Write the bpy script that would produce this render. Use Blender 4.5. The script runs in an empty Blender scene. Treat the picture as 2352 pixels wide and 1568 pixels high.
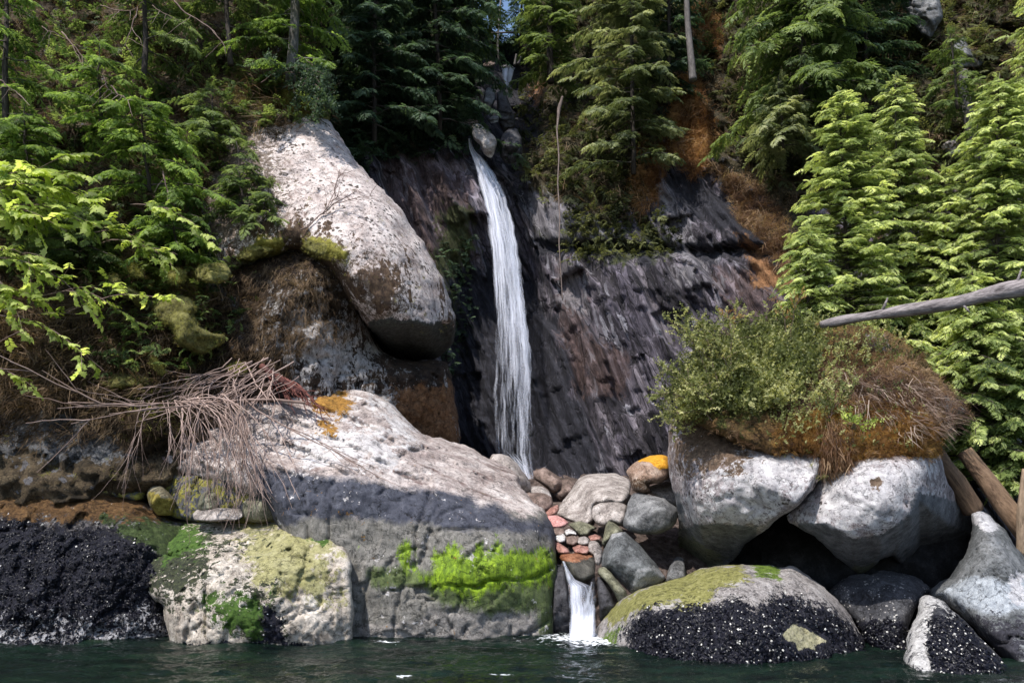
import bpy, math, random
import numpy as np
from mathutils import Vector

# ------------------------------------------------------------------ camera, sky, sun, exposure
scn = bpy.context.scene
COL = scn.collection
CAM = np.array([0.0, 0.0, 1.8]); PITCH = math.radians(12.4); FP = 1811.0
cd = bpy.data.cameras.new('camera'); cam = bpy.data.objects.new('camera', cd); COL.objects.link(cam)
cam.location = CAM; cam.rotation_euler = (math.pi/2 + PITCH, 0, 0)
cd.sensor_width = 36; cd.lens = 36*FP/2352; cd.clip_end = 2000; cd.clip_start = 0.05
scn.camera = cam
SUN = Vector((-0.42, -0.60, 1.15)).normalized()
w = bpy.data.worlds.new('World'); scn.world = w; w.use_nodes = True
nt = w.node_tree; nt.nodes.clear()
sky = nt.nodes.new('ShaderNodeTexSky'); sky.sky_type = 'NISHITA'; sky.sun_disc = False
sky.sun_elevation = math.asin(SUN.z); sky.sun_rotation = math.atan2(SUN.x, SUN.y)
bg = nt.nodes.new('ShaderNodeBackground'); bg.inputs[1].default_value = 0.15
wo = nt.nodes.new('ShaderNodeOutputWorld')
nt.links.new(sky.outputs[0], bg.inputs[0]); nt.links.new(bg.outputs[0], wo.inputs[0])
sd = bpy.data.lights.new('sun', 'SUN'); sd.energy = 4.0; sd.angle = math.radians(0.6); sd.color = (1, 0.95, 0.87)
so = bpy.data.objects.new('sun', sd); COL.objects.link(so); so.rotation_euler = SUN.to_track_quat('Z', 'Y').to_euler()
so.location = (-20, -20, 40)
scn.view_settings.view_transform = 'Standard'; scn.view_settings.look = 'None'
scn.view_settings.exposure = 0.6; scn.view_settings.gamma = 1
scn.render.resolution_x = 1024; scn.render.resolution_y = 682
scn.cycles.max_bounces = 6; scn.cycles.transparent_max_bounces = 16

# ------------------------------------------------------------------ maths
cT, sT = math.cos(PITCH), math.sin(PITCH)
def unproj(px, py, Y):
    """a photo position (2352 x 1568 frame) at distance Y in front of the camera -> world points"""
    px = np.asarray(px, float); py = np.asarray(py, float); Y = np.asarray(Y, float)
    u = (px-1176)/FP; v = (784-py)/FP
    k = Y/(cT - v*sT)
    return np.stack([CAM[0]+u*k, CAM[1]+Y+0*k, CAM[2]+(v*cT+sT)*k], -1)
def W(px, py, Y): return unproj(px, py, Y).reshape(3)
def TL(c, r, pts): return [(c*784+x/3.0, r*522.667+y/3.0) for x, y in pts]

_rg = np.random.RandomState(5)
_G = _rg.normal(size=(512, 3)); _G /= np.linalg.norm(_G, axis=1)[:, None]
def _hash(i, j, k, s):
    h = (i.astype(np.int64)*73856093) ^ (j.astype(np.int64)*19349663) ^ (k.astype(np.int64)*83492791) ^ (s*2654435761)
    h = (h ^ (h >> 13))*1274126177
    return (h ^ (h >> 16)) & 0x7fffffff
def gnoise(p, s=0):
    i = np.floor(p); f = p-i; u = f*f*f*(f*(f*6-15)+10); i = i.astype(np.int64); out = 0
    for a in (0, 1):
        for b in (0, 1):
            for c in (0, 1):
                g = _G[_hash(i[:, 0]+a, i[:, 1]+b, i[:, 2]+c, s) % 512]
                d = g[:, 0]*(f[:, 0]-a)+g[:, 1]*(f[:, 1]-b)+g[:, 2]*(f[:, 2]-c)
                wt = (u[:, 0] if a else 1-u[:, 0])*(u[:, 1] if b else 1-u[:, 1])*(u[:, 2] if c else 1-u[:, 2])
                out = out + wt*d
    return out*1.6
def fbm(p, octv=4, s=0, gain=0.5, ridge=False):
    o = 0; a = 1; t = 0
    for k in range(octv):
        n = gnoise(p*2.03**k + 7.7*k, s+k)
        if ridge: n = 1-2*np.abs(n)
        o = o+a*n; t += a; a *= gain
    return o/t
def cells(p, s=0):
    """blocky fracture noise: a random tilted plane per jittered cell"""
    i = np.floor(p).astype(np.int64); best = np.full(len(p), 1e9); val = np.zeros(len(p)); sec = np.full(len(p), 1e9)
    for a in (-1, 0, 1):
        for b in (-1, 0, 1):
            for c in (-1, 0, 1):
                h = _hash(i[:, 0]+a, i[:, 1]+b, i[:, 2]+c, s+11)
                off = np.stack([(h % 1024)/1024., ((h//1024) % 1024)/1024., ((h//1048576) % 1024)/1024.], -1)
                d = p-(i+np.array([a, b, c])+off); r = (d*d).sum(1)
                g = _G[h % 512]; v = (g*d).sum(1)*0.9 + ((h % 97)/97.-.5)*0.8
                sec = np.where(r < best, best, np.minimum(sec, r))
                m = r < best; best = np.where(m, r, best); val = np.where(m, v, val)
    return val, np.sqrt(sec)-np.sqrt(best), best
def segd(P, poly):
    A = np.array(poly, float); B = np.roll(A, -1, 0)
    best = np.full(len(P), 1e18); q = np.zeros_like(P); ins = np.zeros(len(P), bool)
    for a, b in zip(A, B):
        d = b-a; t = np.clip(((P-a)@d)/max(d@d, 1e-9), 0, 1); c = a+t[:, None]*d
        r = ((P-c)**2).sum(1); m = r < best; best[m] = r[m]; q[m] = c[m]
        if a[1] != b[1]:
            cr = ((a[1] > P[:, 1]) != (b[1] > P[:, 1])) & (P[:, 0] < (b[0]-a[0])*(P[:, 1]-a[1])/(b[1]-a[1])+a[0])
            ins ^= cr
    return np.sqrt(best), ins, q
def smooth_poly(poly, sub=4, jit=0.0, s=0, rd=.6):
    A = np.array(poly, float); n = len(A); out = []
    for i in range(n):
        p0, p1, p2, p3 = A[i-1], A[i], A[(i+1) % n], A[(i+2) % n]
        for k in range(sub):
            t = k/sub
            out.append(0.5*((2*p1)+(-p0+p2)*t+(2*p0-5*p1+4*p2-p3)*t*t+(-p0+3*p1-3*p2+p3)*t**3)*rd
                       + (1-rd)*(p1*(1-t)+p2*t))
    out = np.array(out)
    if jit:
        q = np.c_[out/45.0, np.zeros(len(out))+s*3.1]
        out = out+jit*np.c_[fbm(q, 3, 3), fbm(q+50, 3, 4)]
    return out
def rbf(ctrl, P):
    C = np.array(ctrl, float); X = C[:, :2]/500; n = len(X)
    def ph(r2): return np.where(r2 > 1e-12, r2*np.log(r2+1e-12), 0)
    K = ph(((X[:, None]-X[None])**2).sum(-1)) + np.eye(n)*1e-3
    if n < 4:
        wgt = [1/(((P/500-x)**2).sum(1)+.002) for x in X]; return sum(a*c for a, c in zip(wgt, C[:, 2]))/sum(wgt)
    A = np.zeros((n+3, n+3)); A[:n, :n] = K; A[:n, n] = 1; A[:n, n+1:] = X; A[n, :n] = 1; A[n+1:, :n] = X.T
    sol = np.linalg.lstsq(A, np.r_[C[:, 2], 0, 0, 0], rcond=None)[0]
    Q = P/500; out = sol[n]+Q@sol[n+1:]
    for k in range(n): out += sol[k]*ph(((Q-X[k])**2).sum(1))
    return out

# ------------------------------------------------------------------ object helpers
def tag(o, label=None, cat=None, group=None, kind=None):
    if label: o['label'] = label
    if cat: o['category'] = cat
    if group: o['group'] = group
    if kind: o['kind'] = kind
    return o
def wloc(o):
    v = np.array(o.location); return v+wloc(o.parent) if o.parent else v
def mk(name, V, F4=None, F3=None, mat=None, attrs=None, uv=None, smooth=True, parent=None, origin=None, sharp=None):
    V = np.asarray(V, np.float32)
    if origin is None:
        origin = np.array([V[:, 0].mean(), V[:, 1].mean(), V[:, 2].min()]) if parent is None else wloc(parent)
    V = V-np.asarray(origin, np.float32)
    F4 = np.zeros((0, 4), np.int32) if F4 is None else np.asarray(F4, np.int32)
    F3 = np.zeros((0, 3), np.int32) if F3 is None else np.asarray(F3, np.int32)
    me = bpy.data.meshes.new(name)
    me.vertices.add(len(V)); me.vertices.foreach_set('co', V.ravel())
    n4, n3 = len(F4), len(F3); me.loops.add(n4*4+n3*3)
    me.loops.foreach_set('vertex_index', np.r_[F4.ravel(), F3.ravel()].astype(np.int32))
    me.polygons.add(n4+n3)
    me.polygons.foreach_set('loop_start', np.r_[np.arange(n4)*4, n4*4+np.arange(n3)*3].astype(np.int32))
    me.update(calc_edges=True)
    if smooth: me.polygons.foreach_set('use_smooth', np.ones(n4+n3, bool))
    for k, a in (attrs or {}).items():
        at = me.attributes.new(k, 'FLOAT', 'POINT'); at.data.foreach_set('value', np.asarray(a, np.float32))
    if uv is not None:
        l = me.uv_layers.new(name='UVMap'); idx = np.r_[F4.ravel(), F3.ravel()]
        l.data.foreach_set('uv', np.asarray(uv, np.float32)[idx].ravel())
    if mat: me.materials.append(mat)
    o = bpy.data.objects.new(name, me); COL.objects.link(o)
    o.location = origin
    if parent is not None:
        o.parent = parent; o.location = np.asarray(origin)-wloc(parent)
    return o
def empty(name, loc):
    o = bpy.data.objects.new(name, None); COL.objects.link(o); o.location = loc; o.empty_display_size = 0.1
    return o
class MB:
    def __init__(s): s.V = []; s.F4 = []; s.F3 = []; s.R = []; s.n = 0
    def add(s, V, F4=None, F3=None, rnd=0.0):
        V = np.asarray(V, float); s.V.append(V)
        if F4 is not None and len(F4): s.F4.append(np.asarray(F4)+s.n)
        if F3 is not None and len(F3): s.F3.append(np.asarray(F3)+s.n)
        s.R.append(np.full(len(V), rnd) if np.isscalar(rnd) else rnd); s.n += len(V)
    def tube(s, pts, r0, r1=None, sides=6, rnd=0.0, cap=True, rr=None, bumpy=0.0, seed=0):
        P = np.array(pts, float); n = len(P); r1 = r0 if r1 is None else r1
        rad = np.linspace(r0, r1, n) if rr is None else np.array(rr)
        T = np.gradient(P, axis=0); T /= np.linalg.norm(T, axis=1)[:, None]+1e-9
        up = np.array([0, 0, 1.0]) if abs(T[0, 2]) < .9 else np.array([1.0, 0, 0])
        A = np.cross(T, up); A /= np.linalg.norm(A, axis=1)[:, None]+1e-9; B = np.cross(T, A)
        th = np.arange(sides)*2*math.pi/sides
        V = P[:, None]+rad[:, None, None]*(np.cos(th)[None, :, None]*A[:, None]+np.sin(th)[None, :, None]*B[:, None])
        V = V.reshape(-1, 3)
        if bumpy:
            c = np.repeat(P, sides, 0); d = V-c
            ln = np.cumsum(np.r_[0, np.linalg.norm(np.diff(P, axis=0), axis=1)])
            q = np.c_[np.repeat(ln, sides)*.9/r0*.12, np.tile(np.cos(th), n)*1.6, np.tile(np.sin(th), n)*1.6]
            V = c+d*(1+bumpy*fbm(q+seed*9.1, 4, seed))[:, None]
        i = np.arange(n-1)[:, None]*sides; j = np.arange(sides)[None]; k = (j+1) % sides
        F = np.stack([i+j, i+k, i+sides+k, i+sides+j], -1).reshape(-1, 4)
        F3 = []
        if cap:
            V = np.r_[V, P[:1], P[-1:]]; m = n*sides
            F3 = [(m, (q+1) % sides, q) for q in range(sides)]+[(m+1, (n-1)*sides+q, (n-1)*sides+(q+1) % sides) for q in range(sides)]
        s.add(V, F, F3, rnd)
    def inst(s, T, M, t, rnd):
        """T=(verts,F4,F3) template, M (K,3,3), t (K,3)"""
        V, F4, F3 = T; K = len(M); nv = len(V)
        X = np.einsum('kij,vj->kvi', M, V)+t[:, None]
        off = (np.arange(K)*nv)[:, None, None]
        s.add(X.reshape(-1, 3), (F4[None]+off).reshape(-1, 4) if len(F4) else None,
              (F3[None]+off).reshape(-1, 3) if len(F3) else None, np.repeat(rnd, nv))
    def build(s, name, mat, parent=None, smooth=True, origin=None):
        V = np.concatenate(s.V)
        return mk(name, V, np.concatenate(s.F4) if s.F4 else None, np.concatenate(s.F3) if s.F3 else None, mat,
                  {'rnd': np.concatenate(s.R)}, None, smooth, parent, origin)

# ------------------------------------------------------------------ materials
class NT:
    def __init__(s, name, rough=0.8, spec=0.3):
        s.m = bpy.data.materials.new(name); s.m.use_nodes = True; s.t = s.m.node_tree
        s.b = s.t.nodes['Principled BSDF']; s.o = s.t.nodes['Material Output']
        s.b.inputs['Roughness'].default_value = rough; s.b.inputs['Specular IOR Level'].default_value = spec
        s.tc = s.t.nodes.new('ShaderNodeTexCoord')
    def L(s, a, b): s.t.links.new(a, b)
    def _in(s, sock, v):
        if isinstance(v, bpy.types.NodeSocket): s.L(v, sock)
        elif isinstance(v, (tuple, list)) and len(v) == 3 and sock.type == 'RGBA': sock.default_value = (*v, 1)
        else: sock.default_value = v
    def math(s, op, a, b=0.0, clamp=False):
        n = s.t.nodes.new('ShaderNodeMath'); n.operation = op; n.use_clamp = clamp
        s._in(n.inputs[0], a); s._in(n.inputs[1], b); return n.outputs[0]
    def mix(s, f, a, b, mode='MIX'):
        n = s.t.nodes.new('ShaderNodeMix'); n.data_type = 'RGBA'; n.blend_type = mode
        s._in(n.inputs[0], f); s._in(n.inputs[6], a); s._in(n.inputs[7], b); return n.outputs[2]
    def map(s, scale, rot=(0, 0, 0), vec=None):
        n = s.t.nodes.new('ShaderNodeMapping'); s.L(vec or s.tc.outputs['Object'], n.inputs[0])
        n.inputs['Scale'].default_value = scale; n.inputs['Rotation'].default_value = rot; return n.outputs[0]
    def noise(s, vec, scale, detail=6, rough=0.6, dist=0.0):
        n = s.t.nodes.new('ShaderNodeTexNoise'); s.L(vec, n.inputs['Vector']); n.inputs['Scale'].default_value = scale
        n.inputs['Detail'].default_value = detail; n.inputs['Roughness'].default_value = rough
        n.inputs['Distortion'].default_value = dist; return n.outputs['Fac']
    def vor(s, vec, scale, feat='F1', out='Distance'):
        n = s.t.nodes.new('ShaderNodeTexVoronoi'); n.feature = feat; s.L(vec, n.inputs['Vector'])
        n.inputs['Scale'].default_value = scale; return n.outputs[out]
    def ramp(s, f, stops):
        n = s.t.nodes.new('ShaderNodeValToRGB'); e = n.color_ramp.elements
        while len(e) < len(stops): e.new(0.5)
        for i, (p, c) in enumerate(stops):
            e[i].position = p; e[i].color = (*c, 1) if not np.isscalar(c) else (c, c, c, 1)
        s.L(f, n.inputs[0]); return n.outputs[0]
    def attr(s, name):
        n = s.t.nodes.new('ShaderNodeAttribute'); n.attribute_name = name; return n.outputs['Fac']
    def bump(s, h, strength=0.4, dist=0.05):
        n = s.t.nodes.new('ShaderNodeBump'); n.inputs['Strength'].default_value = strength
        n.inputs['Distance'].default_value = dist; s.L(h, n.inputs['Height']); return n.outputs[0]
    def done(s, color, normal=None):
        s._in(s.b.inputs['Base Color'], color)
        if normal is not None: s.L(normal, s.b.inputs['Normal'])
        return s.m

def rock_mat(name, cols, scale=1.0, layers=(), bump=0.5, bdist=0.05, stretch=(1, 1, 1), rot=(0, 0, 0), cracks=0.0,
             rough=0.85, spots=None, spec=0.3, contrast=1.0, streak=None, veins=.75, vs=1.0, slabs=None):
    """stone: three colours by noise, fine grain, dark cracks, optional spots and layers (moss, lichen, algae, shells)"""
    t = NT(name, rough, spec)
    rv = t.map((1, 1, 1), rot) if rot != (0, 0, 0) else None
    v = t.map(stretch, vec=rv)
    n1 = t.noise(v, 1.3*scale, 9, .62, .15); n2 = t.noise(v, 9*scale, 9, .7); n3 = t.noise(v, 38*scale, 6, .7)
    k = .12/contrast
    col = t.ramp(n1, [(.5-k*1.6, cols[0]), (.5, cols[1]), (.5+k*1.5, cols[2])])
    g = t.ramp(n2, [(.30, .35), (.5, .95), (.68, 1.5)])
    col = t.mix(.75, col, g, 'MULTIPLY')
    g3 = t.ramp(n3, [(.3, .5), (.55, 1.05), (.75, 1.5)])
    VM = []
    h = t.math('ADD', t.math('MULTIPLY', n1, 1.2), t.math('ADD', t.math('MULTIPLY', n2, .8), t.math('MULTIPLY', n3, .4)))
    if slabs:   # beds of slightly different stone
        nd = t.t.nodes.new('ShaderNodeTexNoise'); nd.inputs['Scale'].default_value = 2.2; nd.inputs['Detail'].default_value = 5; t.L(v, nd.inputs[0])
        mv = t.t.nodes.new('ShaderNodeMix'); mv.data_type = 'VECTOR'; mv.inputs[0].default_value = .10; t.L(v, mv.inputs[4]); t.L(nd.outputs['Color'], mv.inputs[5])
        for sc_, amt in ((slabs, .75), (slabs*2.7, .45)):
            sp = t.t.nodes.new('ShaderNodeSeparateColor'); t.L(t.vor(mv.outputs[1], sc_, 'F1', 'Color'), sp.inputs[0])
            col = t.mix(amt, col, t.ramp(sp.outputs[0], [(0.0, .28), (.5, .9), (1.0, 1.9)]), 'MULTIPLY')
            ed = t.vor(mv.outputs[1], sc_, 'DISTANCE_TO_EDGE'); em = t.ramp(ed, [(0.0, .12), (.05, 1.0)])
            col = t.mix(.8, col, em, 'MULTIPLY'); h = t.math('ADD', h, t.math('MULTIPLY', t.math('ADD', em, sp.outputs[1]), .9))
    if veins:
        for sc_, w_, dn, sgn in ((1.7, .016, .50, 1), (5.2, .026, .47, 1), (3.1, .010, .55, -1)):
            va = t.noise(v, sc_*scale*vs, 6, .55, .25); vm = t.noise(v, sc_*scale*vs*.8, 3)
            vl = t.math('ADD', t.math('ABSOLUTE', t.math('SUBTRACT', va, .5)), t.math('MULTIPLY', t.math('SUBTRACT', vm, dn, True), .5))
            if sgn > 0:
                q = t.ramp(vl, [(0.0, .16), (w_, 1.0)]); VM.append((q, veins)); h = t.math('ADD', h, t.math('MULTIPLY', q, .55*veins))
            else:
                q = t.ramp(vl, [(0.0, .55), (w_, 0.0)]); col = t.mix(q, col, tuple(min(.85, x*1.3) for x in cols[2]))
    if streak:
        vs = t.map(streak[0], vec=t.map((1, 1, 1), streak[4]) if len(streak) > 4 else None); ns = t.noise(vs, streak[1], 7, .65)
        col = t.mix(t.ramp(ns, [(streak[3], 0.0), (streak[3]+.09, 1.0)]), col, streak[2])
    if cracks:
        wv = t.t.nodes.new('ShaderNodeMix'); wv.data_type = 'VECTOR'; wv.inputs[0].default_value = .12
        nn = t.t.nodes.new('ShaderNodeTexNoise'); nn.inputs['Scale'].default_value = 3; nn.inputs['Detail'].default_value = 5; t.L(v, nn.inputs[0])
        t.L(v, wv.inputs[4]); t.L(nn.outputs['Color'], wv.inputs[5])
        ce = t.vor(wv.outputs[1], 2.2*scale*cracks, 'DISTANCE_TO_EDGE')
        br = t.noise(v, 2.0*scale, 3)
        ce = t.math('ADD', ce, t.math('MULTIPLY', t.math('SUBTRACT', br, .42, True), .5))
        cm = t.ramp(ce, [(0.0, .18), (.022, 1.0)])
        col = t.mix(.85, col, cm, 'MULTIPLY'); h = t.math('ADD', h, t.math('MULTIPLY', cm, .5))
    if spots:
        for sc, c, sz, mod in spots:
            vd = t.vor(v, sc); nd = t.noise(v, sc*2.2, 6, .7); nb = t.noise(v, sc*.22, 4, .6)
            f = t.math('ADD', vd, t.math('MULTIPLY', t.math('SUBTRACT', nd, .5), .9))
            f = t.math('ADD', f, t.math('MULTIPLY', t.math('SUBTRACT', .5, nb), mod))
            col = t.mix(t.ramp(f, [(sz, 1.0), (sz+.05, 0.0)]), col, t.mix(n2, tuple(x*.6 for x in c), c))
    for ly in layers:
        a = t.attr(ly['a']); ns = ly.get('ns', 5); st = ly.get('st', (1, 1, 1))
        nz = t.noise(t.map(st, vec=rv), ns, 10, ly.get('nr', .7), .3); amp = ly.get('amp', 1.6)
        nz = t.math('ADD', t.math('MULTIPLY', nz, .65), t.math('MULTIPLY', t.noise(t.map(st, vec=rv), ns*4.3, 8, .7), .35))
        f = t.math('ADD', a, t.math('MULTIPLY', t.math('SUBTRACT', nz, .5), amp*4.2))
        hd = ly.get('hard', 5)
        f = t.math('ADD', t.math('MULTIPLY', f, hd), .5, True)
        nf = t.noise(t.map(st, vec=rv), ly.get('cs', 14), 10, .75)
        lc = t.ramp(nf, [(.32, ly['c'][0]), (.5, ly['c'][1]), (.68, ly['c'][2])])
        col = t.mix(t.math('MULTIPLY', f, ly.get('op', 1.0)), col, lc)
        if ly.get('b', 0): h = t.math('ADD', h, t.math('MULTIPLY', t.math('MULTIPLY', f, t.math('ADD', nf, .4)), ly['b']))
    for q, a_ in VM: col = t.mix(a_, col, q, 'MULTIPLY')
    col = t.mix(.75, col, g3, 'MULTIPLY')
    return t.done(col, t.bump(h, bump, bdist))

def leaf_mat(name, c_dark, c_mid, c_light, trans=0.45, rough=0.55):
    t = NT(name, rough, .25)
    r = t.attr('rnd'); n = t.noise(t.tc.outputs['Object'], .9, 3)
    f = t.math('ADD', t.math('MULTIPLY', r, .75), t.math('MULTIPLY', n, .3))
    col = t.ramp(f, [(.15, c_dark), (.5, c_mid), (.88, c_light)])
    m = t.t.nodes.new('ShaderNodeMixShader'); tr = t.t.nodes.new('ShaderNodeBsdfTranslucent')
    tcol = t.mix(.5, col, (1.0, 1.0, .5), 'MULTIPLY'); tcol = t.mix(1.0, tcol, (2.0, 2.0, 1.6), 'MULTIPLY')
    t.L(tcol, tr.inputs[0]); m.inputs[0].default_value = trans
    t.done(col); t.L(t.b.outputs[0], m.inputs[1]); t.L(tr.outputs[0], m.inputs[2]); t.L(m.outputs[0], t.o.inputs[0])
    return t.m
def plain_mat(name, c1, c2, scale=6, rough=.8, bump=.4, bdist=.02, stretch=(1, 1, 1), spec=.3):
    t = NT(name, rough, spec); v = t.map(stretch); n = t.noise(v, scale, 8, .7); r = t.attr('rnd')
    f = t.math('ADD', t.math('MULTIPLY', n, .7), t.math('MULTIPLY', r, .35))
    return t.done(t.ramp(f, [(.28, c1), (.72, c2)]), t.bump(n, bump, bdist))

# ------------------------------------------------------------------ stone builder
SURF = {}
def maskv(P, Wp, spec, s):
    polys, width = spec[0], spec[1]; warp = spec[2] if len(spec) > 2 else 10
    jit = warp*fbm(Wp*2.2, 4, s)
    out = np.full(len(P), -1.0)
    for pl in polys:
        d, ins, _ = segd(P, pl); out = np.maximum(out, np.clip((np.where(ins, d, -d)+jit)/width, -1, 1))
    return out
def rock(name, poly, ctrl, edge=0.5, rnd_px=60, thick=1.0, step=6, mat=None, seed=0, amp=.05, sc=1.2, blk=0.0, blksc=1.0,
         masks=None, strata=None, jit=7, sheet=False, smooth=True, label=None, cat='rock', group=None, kind=None,
         parent=None, crk=0.0, crksc=.9, rd=.6, shear=0.0, strata_w=None, lift=None, fac=0.0, facsc=1.4, sub=4, fine=.25, extra=None):
    poly = smooth_poly(poly, sub, jit, seed, rd) if sub > 1 else np.array(poly, float)
    if np.isscalar(ctrl): ctrl = [(0, 0, ctrl)]
    x0, y0 = poly.min(0)-step; x1, y1 = poly.max(0)+step
    nx = int((x1-x0)/step)+2; ny = int((y1-y0)/step)+2
    gx, gy = np.meshgrid(x0+np.arange(nx)*step, y0+np.arange(ny)*step)
    if shear:
        xs_ = np.arange(-int(abs(shear)*(y1-y0)/step)-2, nx+int(abs(shear)*(y1-y0)/step)+2); gx, gy = np.meshgrid(x0+xs_*step, y0+np.arange(ny)*step); nx = len(xs_); gx = gx+shear*(gy-(y0+y1)/2)
    C = np.stack([(gx[:-1, :-1]+step/2).ravel(), (gy[:-1, :-1]+step/2).ravel()], -1)
    ins = segd(C, poly)[1].reshape(ny-1, nx-1)
    idx = np.arange(nx*ny).reshape(ny, nx)
    Q = np.stack([idx[:-1, :-1], idx[1:, :-1], idx[1:, 1:], idx[:-1, 1:]], -1)[ins]
    cnt = np.bincount(Q.ravel(), minlength=nx*ny); used = np.nonzero(cnt)[0]
    P = np.stack([gx.ravel(), gy.ravel()], -1)[used]; bd = cnt[used] < 4
    re = np.full(nx*ny, -1); re[used] = np.arange(len(used)); Q = re[Q]
    d, inn, q = segd(P, poly)
    near = bd | (~inn)
    P = np.where(near[:, None], q, P); d = np.where(near, 0, np.where(inn, d, 0))
    base = rbf(ctrl, P) if len(ctrl) > 1 else np.full(len(P), ctrl[0][2])
    t = np.clip(d/rnd_px, 0, 1); prof = np.sqrt(np.clip(1-(1-t)**2, 0, 1)) if not sheet else np.ones(len(P))
    Y = base+edge*(1-prof) if not sheet else base
    Wp = unproj(P[:, 0], P[:, 1], Y)
    so_ = seed*13.7
    disp = amp*fbm(Wp*sc+so_, 6, seed, .55)
    if blk:
        wq = Wp+.25*np.c_[fbm(Wp*1.5, 3, 9), fbm(Wp*1.5+9, 3, 8), fbm(Wp*1.5+5, 3, 7)]/blksc
        v, e, b_ = cells(wq*blksc*np.array([1, .7, 1])+so_, seed); disp = disp+blk*v
        v, e, b_ = cells(wq*blksc*2.7+so_, seed+3); disp = disp+blk*.33*v
    if fac:  # broken, flat-faced stone: the front is an envelope of random planes
        q2 = Wp[:, [0, 2]]; lo, hi = q2.min(0), q2.max(0); c2 = (lo+hi)/2; Rr = (hi-lo).max()/2+1e-6; rsf = np.random.RandomState(seed+900)
        ns_ = int(np.clip((hi-lo).prod()*facsc**2, 7, 70)); sp = np.sqrt((hi-lo).prod()/ns_)
        S = lo+(hi-lo)*rsf.rand(ns_, 2)-c2; p2 = q2-c2+.12*sp*np.c_[fbm(Wp*1.5/sp, 3, 9), fbm(Wp*1.5/sp+9, 3, 8)]; K = fac/Rr
        env = np.full(len(P), -1e9)
        for a in S: env = np.maximum(env, K*(2*(p2@a)-a@a+.55*sp*sp*rsf.normal()) + .05*fac*(p2@rsf.normal(size=2)))
        disp = disp+env-.45*fac*Rr
    if strata is not None:
        # bedding: elongated blocks along a direction (angle from vertical in the x-z plane)
        for ang, length, width, a in strata:
            ca, sa = math.cos(ang), math.sin(ang)
            al = Wp[:, 0]*sa+Wp[:, 2]*ca; ac = Wp[:, 0]*ca-Wp[:, 2]*sa
            qq = np.c_[ac/width+.35*fbm(Wp*.7, 3, 5), Wp[:, 1]/width*.4, al/length]
            u = ac/width+.45*fbm(np.c_[ac*.5, Wp[:, 1]*.2, al*.35]+so_, 3, seed+2)+.05*fbm(Wp*2.5, 3, seed+6)
            idn = np.floor(u); fr = u-idn; h1 = _hash(idn.astype(np.int64), idn.astype(np.int64)*7+3, idn.astype(np.int64)*0, seed)
            w_ = al/length*(1+(h1 % 7)/9.)+(h1 % 101)/101.+.12*fbm(Wp*1.3+idn[:, None], 3, 5); id2 = np.floor(w_)
            h2 = _hash(idn.astype(np.int64), id2.astype(np.int64), id2.astype(np.int64)*0+5, seed+1)
            sd_ = a*(np.minimum(1-fr, fr/.16)-.5)*(.5+(h2 % 53)/53.)+a*.8*((h2 % 89)/89.-.5)+a*.25*(w_-id2-.5)
            disp = disp+(sd_ if strata_w is None else sd_*strata_w(P))
            disp = disp+a*.15*fbm(qq*np.array([2.3, 1, 1.2]), 5, seed+4, .6, ridge=True)
    if crk:  # open joints
        for q_, (an, m_) in enumerate((((1, .5, 2.2), 1), ((2.0, .5, .9), 1.2), ((1.3, .5, 1.6), 2.6))):
            qc = Wp*crksc*m_*np.array(an)*.6+so_+q_*17; g_ = np.abs(gnoise(qc+.25*fbm(qc*3, 3, 7)[:, None], seed+q_))
            on = np.clip((gnoise(qc*.7+31, seed+9)+.12)*6, 0, 1)
            disp = disp+crk/(1+.5*q_)*on*np.exp(-(g_/(.035*m_**.5))**2)
    mk_ = {}
    for k, sp in (masks or {}).items(): mk_[k] = maskv(P, Wp, sp, seed+5)
    if lift:
        for k, a in lift.items(): disp = disp-a*np.clip(mk_[k]*1.5+.5, 0, 1)*(1+.5*fbm(Wp*3, 3, 3))
    ex = extra(P, Wp) if extra is not None else 0*disp
    k = np.ones(len(P)) if sheet else np.clip(.15+t*1.6, 0, 1)
    Y = Y+disp*k+ex
    V = unproj(P[:, 0], P[:, 1], Y)
    if not sheet:  # fine silhouette roughness
        V[near] += (fine*amp*np.c_[fbm(V*5+so_, 3, 2), 0*V[:, 0], fbm(V*5+so_+9, 3, 1)])[near]
        Yb = base+edge+ex+thick*prof*(1+.25*fbm(Wp*.8+40, 2, seed))
        B = unproj(P[:, 0], P[:, 1], Yb)
        # the back shrinks towards the middle so that it keeps the front's real width
        inner = ~near; mapb = np.arange(len(P)); mapb[inner] = len(P)+np.arange(inner.sum())
        Qb = mapb[Q][:, ::-1]
        Va = np.r_[V, B[inner]]; F = np.r_[Q, Qb]
        at = {kk: np.r_[a, a[inner]] for kk, a in mk_.items()}
    else:
        Va, F, at = V, Q, mk_
    at['rnd'] = np.zeros(len(Va))
    o = mk(name, Va, F, None, mat, at, None, smooth, parent)
    if parent is None: tag(o, label, cat, group, kind)
    N = np.zeros((len(Va), 3), np.float32); o.data.vertices.foreach_get('normal', N.ravel() if False else N.reshape(-1))
    SURF[o.name] = dict(V=V, N=N[:len(V)].astype(float), P=P, m=mk_, near=near)
    o['_s'] = 0; del o['_s']
    return o
def box_poly(x0, y0, x1, y1): return [(x0, y0), ((x0+x1)/2, y0), (x1, y0), (x1, (y0+y1)/2), (x1, y1), ((x0+x1)/2, y1), (x0, y1), (x0, (y0+y1)/2)]
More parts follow.
